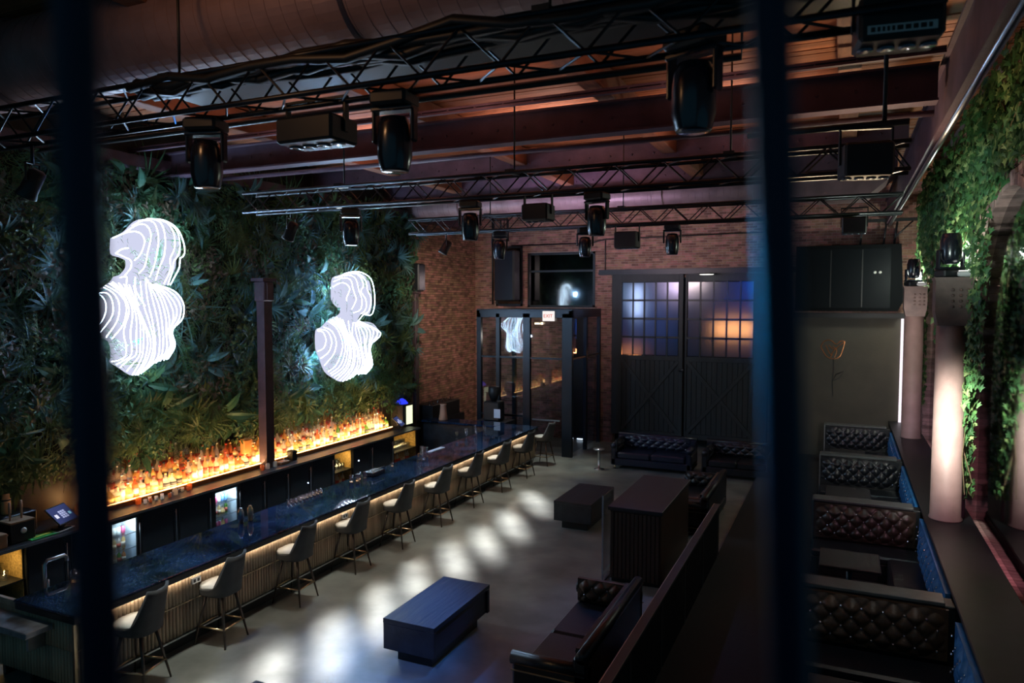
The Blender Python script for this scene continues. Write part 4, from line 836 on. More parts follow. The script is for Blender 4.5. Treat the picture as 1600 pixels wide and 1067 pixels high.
# things on the back bar top
def pos(x, y, z, label, rz):
    t = thing('till_terminal', label, 'till', (x, y, z), rz); M = Matrix.Rotation(-.75, 4, 'Y')
    m = MB(); m.box((-.17, -.21, .0), (.17, .21, .02), black, rot=Matrix.Translation((0, 0, .2)) @ M.inverted() if False else Matrix.Translation((0, 0, .2)) @ Matrix.Rotation(.75, 4, 'Y'), bev=.006); b = m.build('screen_housing', t)
    MM = Matrix.Translation((0, 0, .2)) @ Matrix.Rotation(.75, 4, 'Y')
    m = MB(); m.box((-.15, -.195, .0205), (.15, .195, .023), emat('till_screen_navy', (.03, .04, .12), 1.3), rot=MM); m.build('screen', b)
    kp = emat('till_keys', (.55, .6, .95), .9)
    m = MB(); m.box((-.02, -.16, .0235), (.05, -.10, .0245), emat('till_keys_white', (.8, .8, 1), 1), rot=MM)
    for i in range(4):
        for j in range(3): m.box((-.06 + i * .036, -.05 + j * .045, .0235), (-.032 + i * .036, -.014 + j * .045, .0245), kp, rot=MM)
    m.box((.0, .11, .0235), (.05, .16, .0245), emat('till_keys_cyan', (.3, .65, .85), 1), rot=MM); m.build('on_screen_keys', b)
    m = MB(); m.box((-.03, -.04, 0), (.03, .04, .2), black); m.box((-.1, -.1, 0), (.1, .1, .015), black); m.build('stand', t)
pos(-10.62, 6.98, 1.0, 'till with a tilted lit touch screen on the near end of the back bar', 0.35)
pos(-10.7, 16.2, 1.0, 'small tilted till screen at the far end of the back bar', 0.35)
def crate(x, y, z, a, b, c, mt, name, label, cat): m = MB(); m.box((-a / 2, -b / 2, 0), (a / 2, b / 2, c), mt, bev=.01); m.box((-a / 2 - .006, -b / 2 - .006, c * .8), (a / 2 + .006, b / 2 + .006, c * .9), mt); o = m.build(name); o.location = (x, y, z); tag(o, label, cat)
card = mat('kraft_card', (.42, .27, .15), .8, var=.3)
crate(-10.6, 5.78, 1.0, .26, .2, .2, card, 'storage_box', 'light brown storage box on the back bar at the left edge, under a red cloth', 'box')
crate(-10.55, 6.02, 1.0, .22, .16, .2, card, 'storage_box', 'second light brown box on the back bar, left of the dispenser', 'box')
t = thing('drinks_dispenser', 'black drinks dispenser with two tap handles left of the till', 'dispenser', (-10.65, 6.35, 1.0))
m = MB(); m.box((-.15, -.17, 0), (.15, .17, .28), black, bev=.01); m.box((-.15, -.17, .28), (.15, .17, .30), card); m.build('body', t)
for s in (-.09, .07): m = MB(); m.tube([(0, s, .30), (0, s, .5), (0, s, .56)], [.012, .02, .016], mat('tan_handle', (.45, .28, .18), .5), 8); m.build('tap_handle', t)
m = MB(); m.lathe([(.03, 0), (.045, .008), (.03, .016)], (.15, 0, .16), mat('white_ring', (.8, .75, .65), .5), 14, 'x'); m.build('badge_ring', t)
m = MB(); m.lathe([(.055, 0), (.062, .01), (.062, .22), (.05, .23), (.05, .29), (.0, .29)], (0, 0, 0), mat('amber_canister', (.75, .42, .16), .5), 14); m.lathe([(.063, .20), (.063, .22)], (0, 0, 0), black, 14)
o = m.build('canister'); o.location = (-11.05, 6.45, 1.3); tag(o, 'tall amber canister with a dark band on a black box at the left', 'canister')
m = MB(); m.box((-.16, -.24, 0), (.16, .24, .3), black, bev=.015); m.box((.16, -.2, .05), (.165, .2, .08), steel); o = m.build('black_box'); o.location = (-11.05, 6.55, 1.0); tag(o, 'black equipment box under the amber canister', 'box')
m = MB(); m.lathe([(.0, .05), (.08, .04), (.13, .01), (.15, 0)], (0, 0, 0), mat('red_cloth', (.55, .03, .02), .8), 12); o = m.build('red_cloth'); o.location = (-10.6, 5.76, 1.205); tag(o, 'folded red cloth on the light brown box at the left edge', 'cloth')
m = MB(); m.box((-.1, -.2, 0), (.1, .2, .012), mat('green_mat', (.04, .4, .08), .5)); m.box((-.03, -.12, .012), (.03, .12, .02), mat('lime_mat', (.5, .7, .1), .5)); o = m.build('drip_mat'); o.location = (-10.5, 6.95 - .35, 1.0); tag(o, 'bright green mat on the back bar edge below the till', 'mat')
m = MB(); m.tube([(-10.48, 6.75, 1.02), (-10.42, 6.78, 1.01), (-10.44, 6.9, 1.01), (-10.5, 7.1, 1.01), (-10.58, 7.08, 1.01), (-10.62, 6.95, 1.02)], .008, mat('white_cable', (.7, .65, .6), .6), 6); o = m.build('cable'); tag(o, 'pale cable looped on the back bar in front of the till', 'cable')
for i, (y, x) in enumerate([(7.45, -10.85), (7.6, -10.7), (7.72, -10.95)]): glass_obj(x, y, 1.001, 'jar', 'amber-lit glass jar right of the till on the back bar', 'jar', 'amber jars', bottlemat('amber_glass', (.95, .45, .12)), 1.5)
random.seed(14)
for i in range(26): glass_obj(random.uniform(-10.72, -10.55), 8.35 + i * .075 + (1.6 if i > 14 else 0), 1.001, random.choice(['tumbler', 'tumbler', 'jar']), 'small glass or jar standing on the worktop in front of the display steps', 'glass', 'small glasses on the worktop', random.choice([clearg, glasses['clear'], glasses['red']]), .75)
crate(-10.66, 12.05, 1.0, .16, .14, .22, black, 'black_caddy', 'black upright caddy in front of the bright bottles, right of the steel column', 'caddy')
crate(-10.62, 11.72, 1.0, .16, .26, .06, card, 'paper_stack', 'tan stack of paper on the worktop right of the steel column', 'paper')
crate(-10.9, 10.98, 1.34, .12, .2, .3, mat('amber_box', (.7, .3, .08), .5), 'gift_box', 'amber boxed bottle left of the steel column', 'box')
t = thing('small_fridge', 'upright cooler with lit yellow door edge at the far end of the leafy wall', 'fridge', (-10.95, 16.75, 1.0))
m = MB(); m.box((-.2, -.25, 0), (.2, .25, .6), black, bev=.01); m.build('cabinet', t)
m = MB(); m.box((.2, -.1, .05), (.21, .2, .55), emat('cooler_glow', (.9, .95, .6), 1.3)); m.build('lit_door', t)
m = MB(); m.lathe([(.16, 0), (.17, .02), (.10, .1), (.03, .14)], (0, 0, 0), emat('blue_lantern', (.03, .05, .9), 1.2), 14); o = m.build('blue_lamp'); o.location = (-10.95, 16.75, 1.601); tag(o, 'small blue glowing lamp on top of the lit cooler', 'lamp')
t = thing('bottle_crate', 'black crate of dark bottles against the side brick wall', 'crate', (-10.9, 18.6, 1.0))
m = MB(); m.box((-.3, -.8, 0), (.3, .8, .42), black, bev=.01); m.build('crate', t)
for i in range(6): m = MB(); m.lathe([(.04, .3), (.045, .42), (.018, .47), (.016, .52)], (.1, -.65 + i * .24, 0), BM[-1][2].materials[0], 8); m.build('bottle_neck', t)
m = MB(); m.box((-11.25, 17.9, 0), (-10.55, 19.6, 1.0), darkwood); o = m.build('side_counter'); tag(o, 'dark side counter under the black crate by the brick wall', 'counter')
t = thing('coffee_machine', 'tall dark coffee machine and grinder silhouette in front of the glass entrance', 'coffee machine', (-9.05, 18.6, 1.0))
m = MB(); m.box((-.25, -.2, 0), (.25, .2, .55), black, bev=.03); m.build('body', t); m = MB(); m.lathe([(.08, .55), (.16, .75), (.16, .95), (.1, .97)], (0, 0, 0), black, 14); m.build('hopper', t)
m = MB(); m.box((.1, -.21, .1), (.3, -.205, .35), mat('white_paper', (.7, .75, .85), .7)); m.build('paper_sheet', t)
m = MB(); m.box((-9.5, 18.25, 0), (-8.55, 18.95, 1.0), darkwood); o = m.build('service_station'); tag(o, 'dark service station carrying the coffee machine', 'counter')
m = MB(); m.lathe([(.11, 0), (.13, .02), (.10, .2), (.08, .42), (.10, .46), (.0, .46)], (0, 0, 0), mat('terracotta_urn', (.5, .26, .17), .6), 12); o = m.build('clay_urn'); o.location = (-10.2, 17.7, 1.051); tag(o, 'tall narrow clay-coloured urn on the far bar return', 'urn')
# ================================================================ STOOLS
st = thing('bar_stool', '', 'stool', (0, 0, 0), 0, 'bar stools along the counter')
m = MB()                                                       # seat faces -X (toward the bar)
def ring(cx, rx, ry, z, n=20, p=2.6):
    out = []
    for i in range(n):
        a = 2 * math.pi * i / n; c, s = math.cos(a), math.sin(a); out.append((cx + rx * abs(c) ** (2 / p) * (1 if c > 0 else -1), ry * abs(s) ** (2 / p) * (1 if s > 0 else -1), z))
    return out
def loft(mb, rings, mt, cap=True):
    n = len(rings[0]); vs_ = [v for r in rings for v in r]; fs = []
    for i in range(len(rings) - 1):
        for k in range(n): j = (k + 1) % n; fs.append((i * n + k, i * n + j, i * n + n + j, i * n + n + k))
    if cap: fs += [tuple(reversed(range(n))), tuple(range((len(rings) - 1) * n, len(rings) * n))]
    mb.add(vs_, fs, mt, True)
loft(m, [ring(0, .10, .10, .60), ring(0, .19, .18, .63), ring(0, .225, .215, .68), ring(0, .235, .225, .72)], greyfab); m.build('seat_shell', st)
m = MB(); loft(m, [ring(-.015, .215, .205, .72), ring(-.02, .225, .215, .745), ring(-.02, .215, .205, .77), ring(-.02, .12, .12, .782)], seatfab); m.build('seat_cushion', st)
def shell_top(a):
    d = abs(math.degrees(a)); f = 1 if d < 42 else max(0, (108 - d) / 66) ** 3.0
    return .735 + .44 * f - (.03 * (1 - d / 42) if d < 42 else 0)
def shell_pt(a, t, off):
    zt = shell_top(a); z = .66 + (zt - .66) * t; hgt = max(0, (z - .72) / .42); rx = .242 + .03 * hgt - off; ry = .232 + .02 * hgt - off
    c, s_ = math.cos(a), math.sin(a); p = 2 / 2.7
    return (rx * abs(c) ** p * (1 if c > 0 else -1) + .05 * hgt * max(0, c), ry * abs(s_) ** p * (1 if s_ > 0 else -1), z)
m = MB(); A_ = [-2.25 + 4.5 * k / 26 for k in range(27)]; rows = []
for k in range(7): rows.append([shell_pt(a, k / 6, 0) for a in A_] + [shell_pt(a, k / 6, .03) for a in reversed(A_)])
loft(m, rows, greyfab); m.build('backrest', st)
legs = []
for sx in (-1, 1):
    for sy in (-1, 1):
        m = MB(); a = Vector((.12 * sx, .12 * sy, .64)); b = Vector((.235 * sx, .225 * sy, 0)); m.tube([a, (a + b) / 2, b], [.019, .017, .011], mat('bronze_leg', (.09, .07, .06), .35, metal=.8), 8); m.build('leg', st)
m = MB(); c = [(.197, .19), (-.197, .19), (-.197, -.19), (.197, -.19)]
for i in range(4): m.tube([(*c[i], .235), (*c[(i + 1) % 4], .235)], .012, brass, 6)
m.build('footrest', st)
KIDS['bar_stool'] = list(st.children)
SY = [(5.62, .25), (6.85, .12), (8.27, .1), (9.66, .05), (11.0, .05), (12.42, 0), (13.86, 0), (15.25, -.05), (16.7, -.05), (18.2, -.1)]
for i, (y, rz) in enumerate(SY):
    lb = 'grey upholstered bar stool with brass footrest, %s from the near end of the bar' % (['first', 'second', 'third', 'fourth', 'fifth', 'sixth', 'seventh', 'eighth', 'ninth', 'last'][i])
    if i == 0: st.location = (-7.26, y + .0, 0); st.rotation_euler = (0, 0, rz); st['label'] = lb
    else: dup(st, None, (-7.27 - (.03 if i % 3 == 0 else 0), y - .015 * i, 0), rz, lb)
# ================================================================ LOUNGE
def coffee_table(x, y, w, l, label):
    t = thing('coffee_table', label, 'table', (x, y, 0))
    m = MB(); m.box((-w / 2, -l / 2, .49), (w / 2, l / 2, .55), darkwood, bev=.004); m.build('tabletop', t)
    m = MB(); m.box((-w / 2 + .002, -l / 2 + .002, .17), (w / 2 - .002, -l / 2 + .06, .49), darkwood, bev=.004); m.build('end_panel', t)
    m = MB(); m.box((-w / 2 + .002, l / 2 - .06, .17), (w / 2 - .002, l / 2 - .002, .49), darkwood, bev=.004); m.build('end_panel', t)
    m = MB(); m.box((-w / 2 + .03, -l / 2 + .06, .17), (w / 2 - .03, l / 2 - .06, .49), darkwood, bev=.004); m.build('side_panel', t)
    m = MB(); m.box((-w / 2 + .12, -l / 2 + .14, 0), (w / 2 - .12, l / 2 - .14, .17), black); m.build('plinth', t)
coffee_table(-4.66, 7.96, .72, 1.48, 'long black oak block coffee table nearest the viewer, its top washed blue')
coffee_table(-4.64, 13.7, .76, 1.5, 'black oak block coffee table farther down the floor, beside the walnut cabinet')
coffee_table(-5.0, 5.02, .72, .9, 'corner of a dark block table cut off by the bottom edge of the picture')
def tufted(name, parent, w, h, mt, nx, ny, d=.045, thick=.10, origin=(0, 0, 0), face='-y', btn=True):
    """diamond tufted pad; w along u, h up; faces -y or -x"""
    m = MB(); ru, rv = nx * 6, ny * 6; vs_ = []; fs = []
    def T(u, v, dd): return (origin[0] + u, origin[1] - dd, origin[2] + v) if face == '-y' else (origin[0] - dd, origin[1] + u, origin[2] + v)
    for j in range(rv + 1):
        for i in range(ru + 1):
            a = i / 6; b = j / 6; q = abs(math.sin(math.pi * (a + b) / 2)) * abs(math.sin(math.pi * (a - b) / 2)); q = q ** .45
            e = min(1, 4 * min(i / ru, 1 - i / ru, ) + .3) * min(1, 3 * min(j / rv, 1 - j / rv) + .3)
            vs_.append(T(-w / 2 + w * i / ru, h * j / rv, thick * .6 * e + d * q * e))
    for j in range(rv):
        for i in range(ru):
            k = j * (ru + 1) + i; f = (k, k + 1, k + ru + 2, k + ru + 1); fs.append(f if face == '-y' else tuple(reversed(f)))
    m.add(vs_, fs, mt, True)
    if face == '-y': m.box((origin[0] - w / 2, origin[1] + .03, origin[2]), (origin[0] + w / 2, origin[1] - thick * .3, origin[2] + h), mt)
    else: m.box((origin[0] + .03, origin[1] - w / 2, origin[2]), (origin[0] - thick * .3, origin[1] + w / 2, origin[2] + h), mt)
    o = m.build(name, parent)
    if btn:
        bq = MB()
        for j in range(0, ny * 1 + 1):
            for i in range(0, nx + 1):
                if (i + j) % 2 == 0 and 0 < j < ny and 0 < i < nx:
                    p = T(-w / 2 + w * i / nx, h * j / ny, thick * .6 + .012); bq.lathe([(.0, -.01), (.014, -.006), (.014, .004), (.0, .01)], p, studm, 6, 'y' if face == '-y' else 'x')
        if bq.v: bq.build('button', o, kind='stuff')
    return o
def sofa(x, y, rz, w, label, lm=leather, tm=brownleather, two_arms=True, trim=None):
    """sofa facing -x in its own frame, long side along y"""
    t = thing('tufted_sofa', label, 'sofa', (x, y, .0), rz); L = w / 2
    m = MB(); m.box((-.42, -L, .1), (.42, L, .28), lm, bev=.02); m.build('base_frame', t)
    k = 2
    for i in range(k): a = -L + .16 + (w - .32) * i / k; m = MB(); m.box((-.43, a + .005, .28), (.24, a + (w - .32) / k - .005, .45), lm, bev=.035); m.build('seat_cushion', t)
    b = MB(); b.box((.26, -L, .28), (.42, L, .78), lm, bev=.03); bk = b.build('back_frame', t)
    tufted('tufted_back', t, w - .32, .36, lm, max(8, int(w / .14)), 4, .035, .09, (.27, 0, .44), '-x')
    m = MB(); m.tube([(.36, -L, .78), (.36, L, .78)], .07, lm, 10); m.build('back_roll', t)
    for s in (-1, 1):
        m = MB(); m.box((-.42, s * L, .1), (.42, s * (L - .14), .60), lm, bev=.03); a = m.build('arm', t)
        m = MB(); m.tube([(-.44, s * (L - .07), .61), (.42, s * (L - .07), .61)], .075, lm, 10); m.build('arm_roll', t)
        m = MB(); m.box((-.43, s * (L - .0) + .004, .20), (.43, s * (L + .008), .212), brass); m.box((-.43, s * (L - .0) + .004, .50), (.43, s * (L + .008), .512), brass); m.build('brass_trim', t)
    o = tufted('tufted_arm_pad', t, .62, .30, tm, 6, 3, .05, .08, (-.10, L - .14, .46), '-y')
    for sx in (-.36, .36):
        for sy in (-1, 1): m = MB(); m.tube([(sx, sy * (L - .1), .1), (sx, sy * (L - .1), 0)], .022, brass, 8); m.build('leg', t)
    return t
sofa(-2.7, 7.95, 0, 2.25, 'black leather sofa in the foreground with a brown tufted arm at its far end')
sofa(-2.6, 14.6, 0, 2.3, 'dark leather sofa behind the walnut cabinet, catching blue on its buttons', tm=leather)
sofa(-4.45, 18.75, -math.pi / 2 * 1.0 + math.pi, 2.1, 'blue-black tufted sofa with its back to the barn doors', tm=leather, lm=mat('blue_black_leather', (.010, .014, .03), .3, var=.3, vscale=8))
sofa(-2.3, 18.75, math.pi / 2, 1.7, 'dark tufted sofa to the right of the one before the barn doors', tm=leather)
# walnut cabinet
t = thing('walnut_cabinet', 'tall walnut panelled cabinet with a dark top standing between the two sofas', 'cabinet', (-2.86, 11.95, 0))
m = MB(); m.box((-.40, -1.1, .06), (.40, 1.1, 1.14), brownslat, bev=.006); m.build('body', t)
m = MB(); m.box((-.43, -1.13, 1.14), (.43, 1.13, 1.2), black, bev=.006); m.build('top', t)
m = MB(); m.box((-.38, -1.06, 0), (.38, 1.06, .06), black); m.build('plinth', t)
for i in range(12): m = MB(); m.box((-.385 + i * .065, -1.115, .08), (-.335 + i * .065, -1.1, 1.12), brownslat, bev=.005); m.build('slat', t)
t = thing('glass_screen', 'thin upright glass screen edged in steel at the left of the walnut cabinet', 'screen', (-3.36, 11.1, 0))
m = MB(); m.box((-.006, -.3, .02), (.006, .3, 1.35), glassmat('screen_glass', (.85, .9, .92), .04)); m.build('glass_pane', t); m = MB(); m.box((-.012, -.315, 0), (.012, -.3, 1.36), steel); m.build('edge_strip', t); m = MB(); m.box((-.03, -.3, 0), (.03, .3, .02), steel); m.build('foot', t)
m = MB(); m.lathe([(.13, 0), (.13, .02), (.03, .03), (.03, .5), (.15, .52), (.15, .55)], (0, 0, 0), steel, 16); o = m.build('side_table'); o.location = (-5.75, 18.1, .0); tag(o, 'small pale metal drum side table at the left end of the far blue sofa', 'side table')
# partition rail between lounge and platform
t = thing('partition_rail', 'low black partition with a thin pale top edge running between the lounge and the booths', 'railing', (-1.86, 8.2, 0))
m = MB(); m.box((-.03, -4.2, .08), (.03, 4.2, .94), mat('matt_black_board', (.004, .005, .006), .8, spec=.1)); m.build('panel', t)
m = MB(); m.box((-.05, -4.2, .96), (.05, 4.2, 1.0), black, bev=.004); m.box((-.055, -4.2, .99), (-.048, 4.2, 1.0), steel); m.build('top_rail', t)
for i in range(7): m = MB(); m.box((-.035, -4.15 + i * 1.36, 0), (.035, -4.08 + i * 1.36, .96), black); m.build('post', t)
# ================================================================ BOOTHS
ledge = mat('grey_ledge', (.10, .11, .11), .4, var=.25)
def booth(yb, y0, label, tm):
    t = thing('booth_bench', label, 'booth', (.4, yb, .14)); D = yb - y0
    m = MB(); m.box((-.78, .0, 0), (.80, .26, 1.0), black, bev=.01); m.build('divider', t)
    m = MB(); m.box((-.78, -.02, 1.0), (.66, .28, 1.04), ledge, bev=.006); m.build('divider_ledge', t)
    m = MB(); m.box((-.78, -.62, .0), (.80, -.1, .28), black, bev=.01); m.box((.28, -D + .4, 0), (.80, -.62, .28), black, bev=.01); m.build('base', t)
    m = MB(); m.box((-.78, -.64, .28), (.80, -.08, .40), leather, bev=.03); m.build('seat_cushion', t)
    m = MB(); m.box((.28, -D + .4, .28), (.80, -.65, .40), leather, bev=.03); m.build('side_seat_cushion', t)
    o = tufted('tufted_backrest', t, 1.46, .56, tm, 14, 5, .05, .12, (-.04, -.02, .42), '-y')
    o = tufted('side_backrest', t, D - .7, .56, blueleather, int((D - .7) / .14), 6, .035, .10, (.74, -.35 - (D - .7) / 2, .42), '-x')
    m = MB(); m.box((-.78, -D + .40, 0), (.6, -D + .9, .28), black, bev=.01); m.build('front_base', t)
    m = MB(); m.box((-.78, -D + .38, .28), (.6, -D + .92, .40), leather, bev=.03); m.build('front_seat_cushion', t)
    for s in (0,): m = MB(); m.box((-.80, -.05, 0), (-.775, .3, 1.02), steel); m.build('end_trim', t)
    return t
def btable(x, y, label):
    t = thing('booth_table', label, 'table', (x, y, .14))
    m = MB(); m.box((-.38, -.38, .66), (.38, .38, .70), darkwood, bev=.008); m.build('tabletop', t); m = MB(); m.tube([(0, 0, .02), (0, 0, .66)], .04, black, 10); m.build('pedestal', t); m = MB(); m.lathe([(.24, 0), (.24, .015), (.05, .03)], (0, 0, 0), black, 18); m.build('foot', t)
booth(8.85, 5.0, 'nearest booth along the arched wall, brown tufted backrest and blue side cushion', brownleather)
booth(12.75, 8.95, 'second booth from the viewer along the arched wall, beside the near column', mat('brown_black_leather', (.05, .035, .025), .38, var=.4))
booth(16.6, 12.85, 'third booth from the viewer along the arched wall, between the two columns', leather)
booth(20.7, 16.7, 'farthest booth, in front of the back wall panel at the right', leather)
btable(.15, 7.0, 'square dark table in the nearest booth'); btable(.15, 10.9, 'square dark table in the second booth'); btable(.15, 14.8, 'square dark table in the third booth'); btable(.15, 18.7, 'square dark table in the farthest booth')
# ================================================================ COLUMNS, HEADS ON COLUMNS
colm = mat('rose_iron_paint', (.36, .235, .21), .55, var=.25, vscale=3, bump=.15, bscale=90)
capm = mat('dark_iron_capital', (.24, .16, .14), .55, var=.3, bump=.2)
def column(y, x, label, hl):
    t = thing('iron_column', label, 'column', (x, y, 1.201))
    m = MB(); m.lathe([(.22, 0), (.22, .02), (.205, .05), (.195, 3.05)], (0, 0, 0), colm, 28); m.build('shaft', t)
    m = MB(); m.prism([(-.195, 2.85), (.195, 2.85), (.235, 3.05), (.235, 3.5), (-.235, 3.5), (-.235, 3.05)], capm, 'y', -.2, .2); m.box((-.25, -.22, 3.5), (.25, .22, 3.54), capm); m.box((-.06, -.212, 3.08), (.12, -.2, 3.42), capm); c = m.build('capital', t)
    for rx in (-.02, .08, .17):
        for rz_ in (3.12, 3.2, 3.28, 3.36): m = MB(); m.lathe([(.0, -.02), (.018, -.016), (.024, 0)], (rx, -.212 if rx < .14 else -.2, rz_), capm, 8, 'y'); m.build('rivet', c)
    h = head(x - .04, y, 1.201 + 3.54, hl, True, .95, .4)
    return t
column(12.25, 1.43, 'near iron column beside the booths, riveted head and ivy behind', 'black stage light standing on top of the near iron column')
column(19.3, 1.5, 'far iron column in front of the back wall', 'black stage light standing on top of the far iron column')
for (x, y, z, lb) in [(1.56, 12.12, 4.75, 'small white flood lamp on the near column head'), (1.62, 19.17, 4.75, 'small white flood lamp on the far column head')]:
    t = thing('flood_lamp', lb, 'lamp', (x, y, z)); m = MB(); m.box((-.10, -.09, 0), (.10, .09, .08), mat('pale_lamp_case', (.7, .7, .7), .4), bev=.02); m.build('case', t); m = MB(); m.box((-.08, -.07, .08), (.08, .07, .085), emat('flood_glow', (1, 1, .95), 4)); m.build('lens', t)
pipe([(1.68, 12.45, 1.2), (1.68, 12.45, 6.3)], .022, 'thin plum conduit rising behind the near column', beamm)
pipe([(1.58, 14.9, 3.9), (1.58, 14.9, 6.3)], .022, 'thin plum conduit in the ivy farther along the arched wall', beamm)
m = MB(); m.box((1.38, 21.60, 1.1), (1.44, 21.68, 3.94), emat('lilac_tube_glow', (1.0, .86, .95), 1.3)); o = m.build('light_tube'); tag(o, 'upright pale lilac light tube in the corner beside the far column', 'light')
# painted purple panel
t = thing('painted_panel', 'narrow purple and pink wavy art panel behind the near column', 'art panel', (1.915, 16.3, 3.5))
m = MB()
P_ = [(-.0, -1.05), (.25, -.7), (.42, -.3), (.4, 0), (.46, .3), (.3, .7), (0, 1.1), (-.3, .7), (-.42, .3), (-.38, 0), (-.42, -.3), (-.25, -.7)]
m.prism(P_, mat('violet_paint', (.16, .03, .32), .5, var=.5, col2=(.45, .06, .12)), 'x', -.03, 0); m.build('panel', t)
m = MB()
for k in range(5): m.tube([(-.04, -.3 + .15 * k + .06 * math.sin(j), -.8 + j * .16) for j in range(11) if abs(-.3 + .15 * k) < .4 * (1 - abs(-.8 + j * .16) * .5)] or [(-.04, 0, 0), (-.04, 0, .1)], .012, mat('magenta_line', (.6, .12, .4), .5), 5)
m.build('painted_line', t, kind='stuff')
# wall box (dark glazed case) above brown panel
t = thing('wall_screen_case', 'huge black glossy screen case hung high on the back wall at the right', 'screen', (.05, 21.0, 4.14))
m = MB(); m.prism([(-1.25, 0), (1.2, 0), (1.32, .25), (1.25, 1.72), (-1.25, 1.72)], mat('matt_black_board', (.004, .005, .006), .8, spec=.1), 'y', 0, .7); m.build('case', t)
m = MB(); m.prism([(-1.15, .08), (1.02, .08), (1.02, 1.62), (-1.15, 1.62)], mat('black_screen', (.004, .006, .008), .5, spec=.1), 'y', -.012, 0); sc_ = m.build('screen', t)
for x in (-.4, .35): m = MB(); m.box((x, -.02, .1), (x + .03, -.012, 1.6), black); m.build('mullion', t)
for x in (.66, .78): m = MB(); m.lathe([(.0, -.03), (.035, -.028), (.035, -.012)], (x, 0, 1.0), mat('white_dot', (.7, .7, .65), .5), 12, 'y'); m.build('round_mark', t)
for x in (.3, .85, 1.1): m = MB(); m.tube([(x, .3, 1.72), (x + .06, .3, 2.35)], .025, black, 6); m.build('hanger_arm', t)
m = MB(); m.box((.0, .1, 2.3), (1.6, .18, 2.38), black); m.tube([(1.5, .14, 2.3), (1.1, .14, 1.9)], .02, black); m.build('wall_bracket', t)
# rose wire sculpture
t = thing('wire_rose', 'faint copper wire outline of a rose with stem on the brown panel', 'wall art', (-.25, 21.755, 2.2)); cw = mat('copper_wire', (.75, .28, .10), .3, metal=.8)
pet = [[(-.3, .95), (-.22, 1.1), (-.05, 1.13), (.08, 1.02), (.2, 1.12), (.3, 1.1)], [(-.3, .95), (-.2, .75), (-.1, .65), (.05, .62), (.2, .72), (.3, 1.1)], [(-.18, 1.0), (-.08, .78), (.0, .72)], [(.0, .98), (.1, .85), (.05, .66)], [(.3, 1.1), (.12, .95), (.0, .8), (-.05, .66)], [(-.1, 1.0), (0, .9), (.1, .9)]]
for p in pet: m = MB(); m.tube([(a, -.03, b) for a, b in resamp(p, 14)], .011, cw, 5); m.build('petal_line', t)
m = MB(); m.tube([(.02, -.03, .62), (.03, -.03, .3), (0, -.03, 0), (.03, -.03, -.4)], .010, black, 5); m.build('stem_line', t)
m = MB(); m.tube([(0, -.03, 0), (.1, -.03, .2), (.3, -.03, .3), (.2, -.03, .12), (0, -.03, 0)], .010, black, 5); m.build('leaf_line', t)
# ================================================================ ENTRANCE BOX, EXIT SIGN
t = thing('entrance_vestibule', 'black framed glass entrance box against the back brick wall', 'vestibule', (-8.37, 19.1, 0)); fm = mat('black_frame_steel', (.01, .015, .024), .35, metal=.3)
def vb(name, a, b, mt=fm, par=None): m = MB(); m.box(a, b, mt, bev=.004); return m.build(name, par or t)
X0, X1, D = -1.49, 1.5, 2.66
for x, wd in ((X0, .14), (-.86, .12), (.0, .22), (X1 - .30, .30)): vb('post', (x, 0, 0), (x + wd, .12, 4.05))
vb('post', (X1 - .1, D - .14, 0), (X1, D, 4.05)); vb('post', (X0, D - .14, 0), (X0 + .1, D, 4.05)); vb('post', (X1 - .1, 1.25, 0), (X1, 1.37, 4.05))
vb('header', (X0, 0, 3.93), (X1, .12, 4.13)); vb('header', (X1 - .1, 0, 3.93), (X1, D, 4.13)); vb('header', (X0, 0, 3.93), (X0 + .1, D, 4.13)); vb('roof_panel', (X0, 0, 4.13), (X1, D, 4.17))
for z in (1.05, 2.75): vb('rail', (X0, .02, z), (0, .08, z + .06))
vb('rail', (.2, .02, 2.75), (X1 - .3, .08, 2.80)); vb('rail', (X1 - .08, .1, 2.75), (X1 - .02, D, 2.8))
gl = glassmat('entrance_glass', (.72, .78, .85), .05, .02)
for a, b in ((X0 + .14, -.86), (-.74, 0), (.22, X1 - .3)):
    for c, d in ((.1, 2.75), (2.81, 3.93)): vb('pane', (a, .045, c), (b, .055, d), gl)
for c, d in ((.1, 2.75), (2.81, 3.93)): vb('pane', (X1 - .055, .12, c), (X1 - .045, D - .14, d), gl)
vb('door_leaf', (.32, 2.60, 0), (1.30, 2.66, 2.6), blackgloss); vb('door_gap_glow', (.35, 2.58, .02), (.62, 2.6, .05), emat('threshold_glow', (.9, .95, 1), 5)); vb('door_gap_glow', (.75, 2.58, .02), (1.05, 2.6, .05), emat('threshold_glow', (.9, .95, 1), 5))  # glowing strips stand in for light through the gap under the door
vb('push_bar', (.3, -.03, 1.0), (1.15, .0, 1.04), steel)
m = MB(); m.lathe([(.10, 0), (.12, .03), (.12, .04)], (-.15, .5, 3.85), mat('pale_lamp_case', (.7, .7, .7), .4), 14); m.build('ceiling_fitting', t)
es = thing('exit_sign', 'small white lit exit sign with red letters on the glass entrance box', 'sign', (-7.56, 19.05, 3.98))
m = MB(); m.box((-.17, -.03, -.14), (.17, .05, .14), emat('exit_face', (1.0, .93, .9), 1.0), bev=.006); m.build('sign_box', es)
fc = bpy.data.curves.new('sign_letters', 'FONT'); fc.body = 'EXIT'; fc.size = .135; fc.align_x = 'CENTER'; fc.align_y = 'CENTER'; fc.extrude = .004
fo = bpy.data.objects.new('sign_letters', fc); COL.objects.link(fo); bpy.context.view_layer.update()
me = bpy.data.meshes.new_from_object(fo); bpy.data.objects.remove(fo); lo = bpy.data.objects.new('sign_letters', me); COL.objects.link(lo)
me.materials.clear(); me.materials.append(emat('exit_red', (.8, .10, .06), .9)); lo.parent = es; lo.location = (0, -.034, 0); lo.rotation_euler = (math.pi / 2, 0, 0)
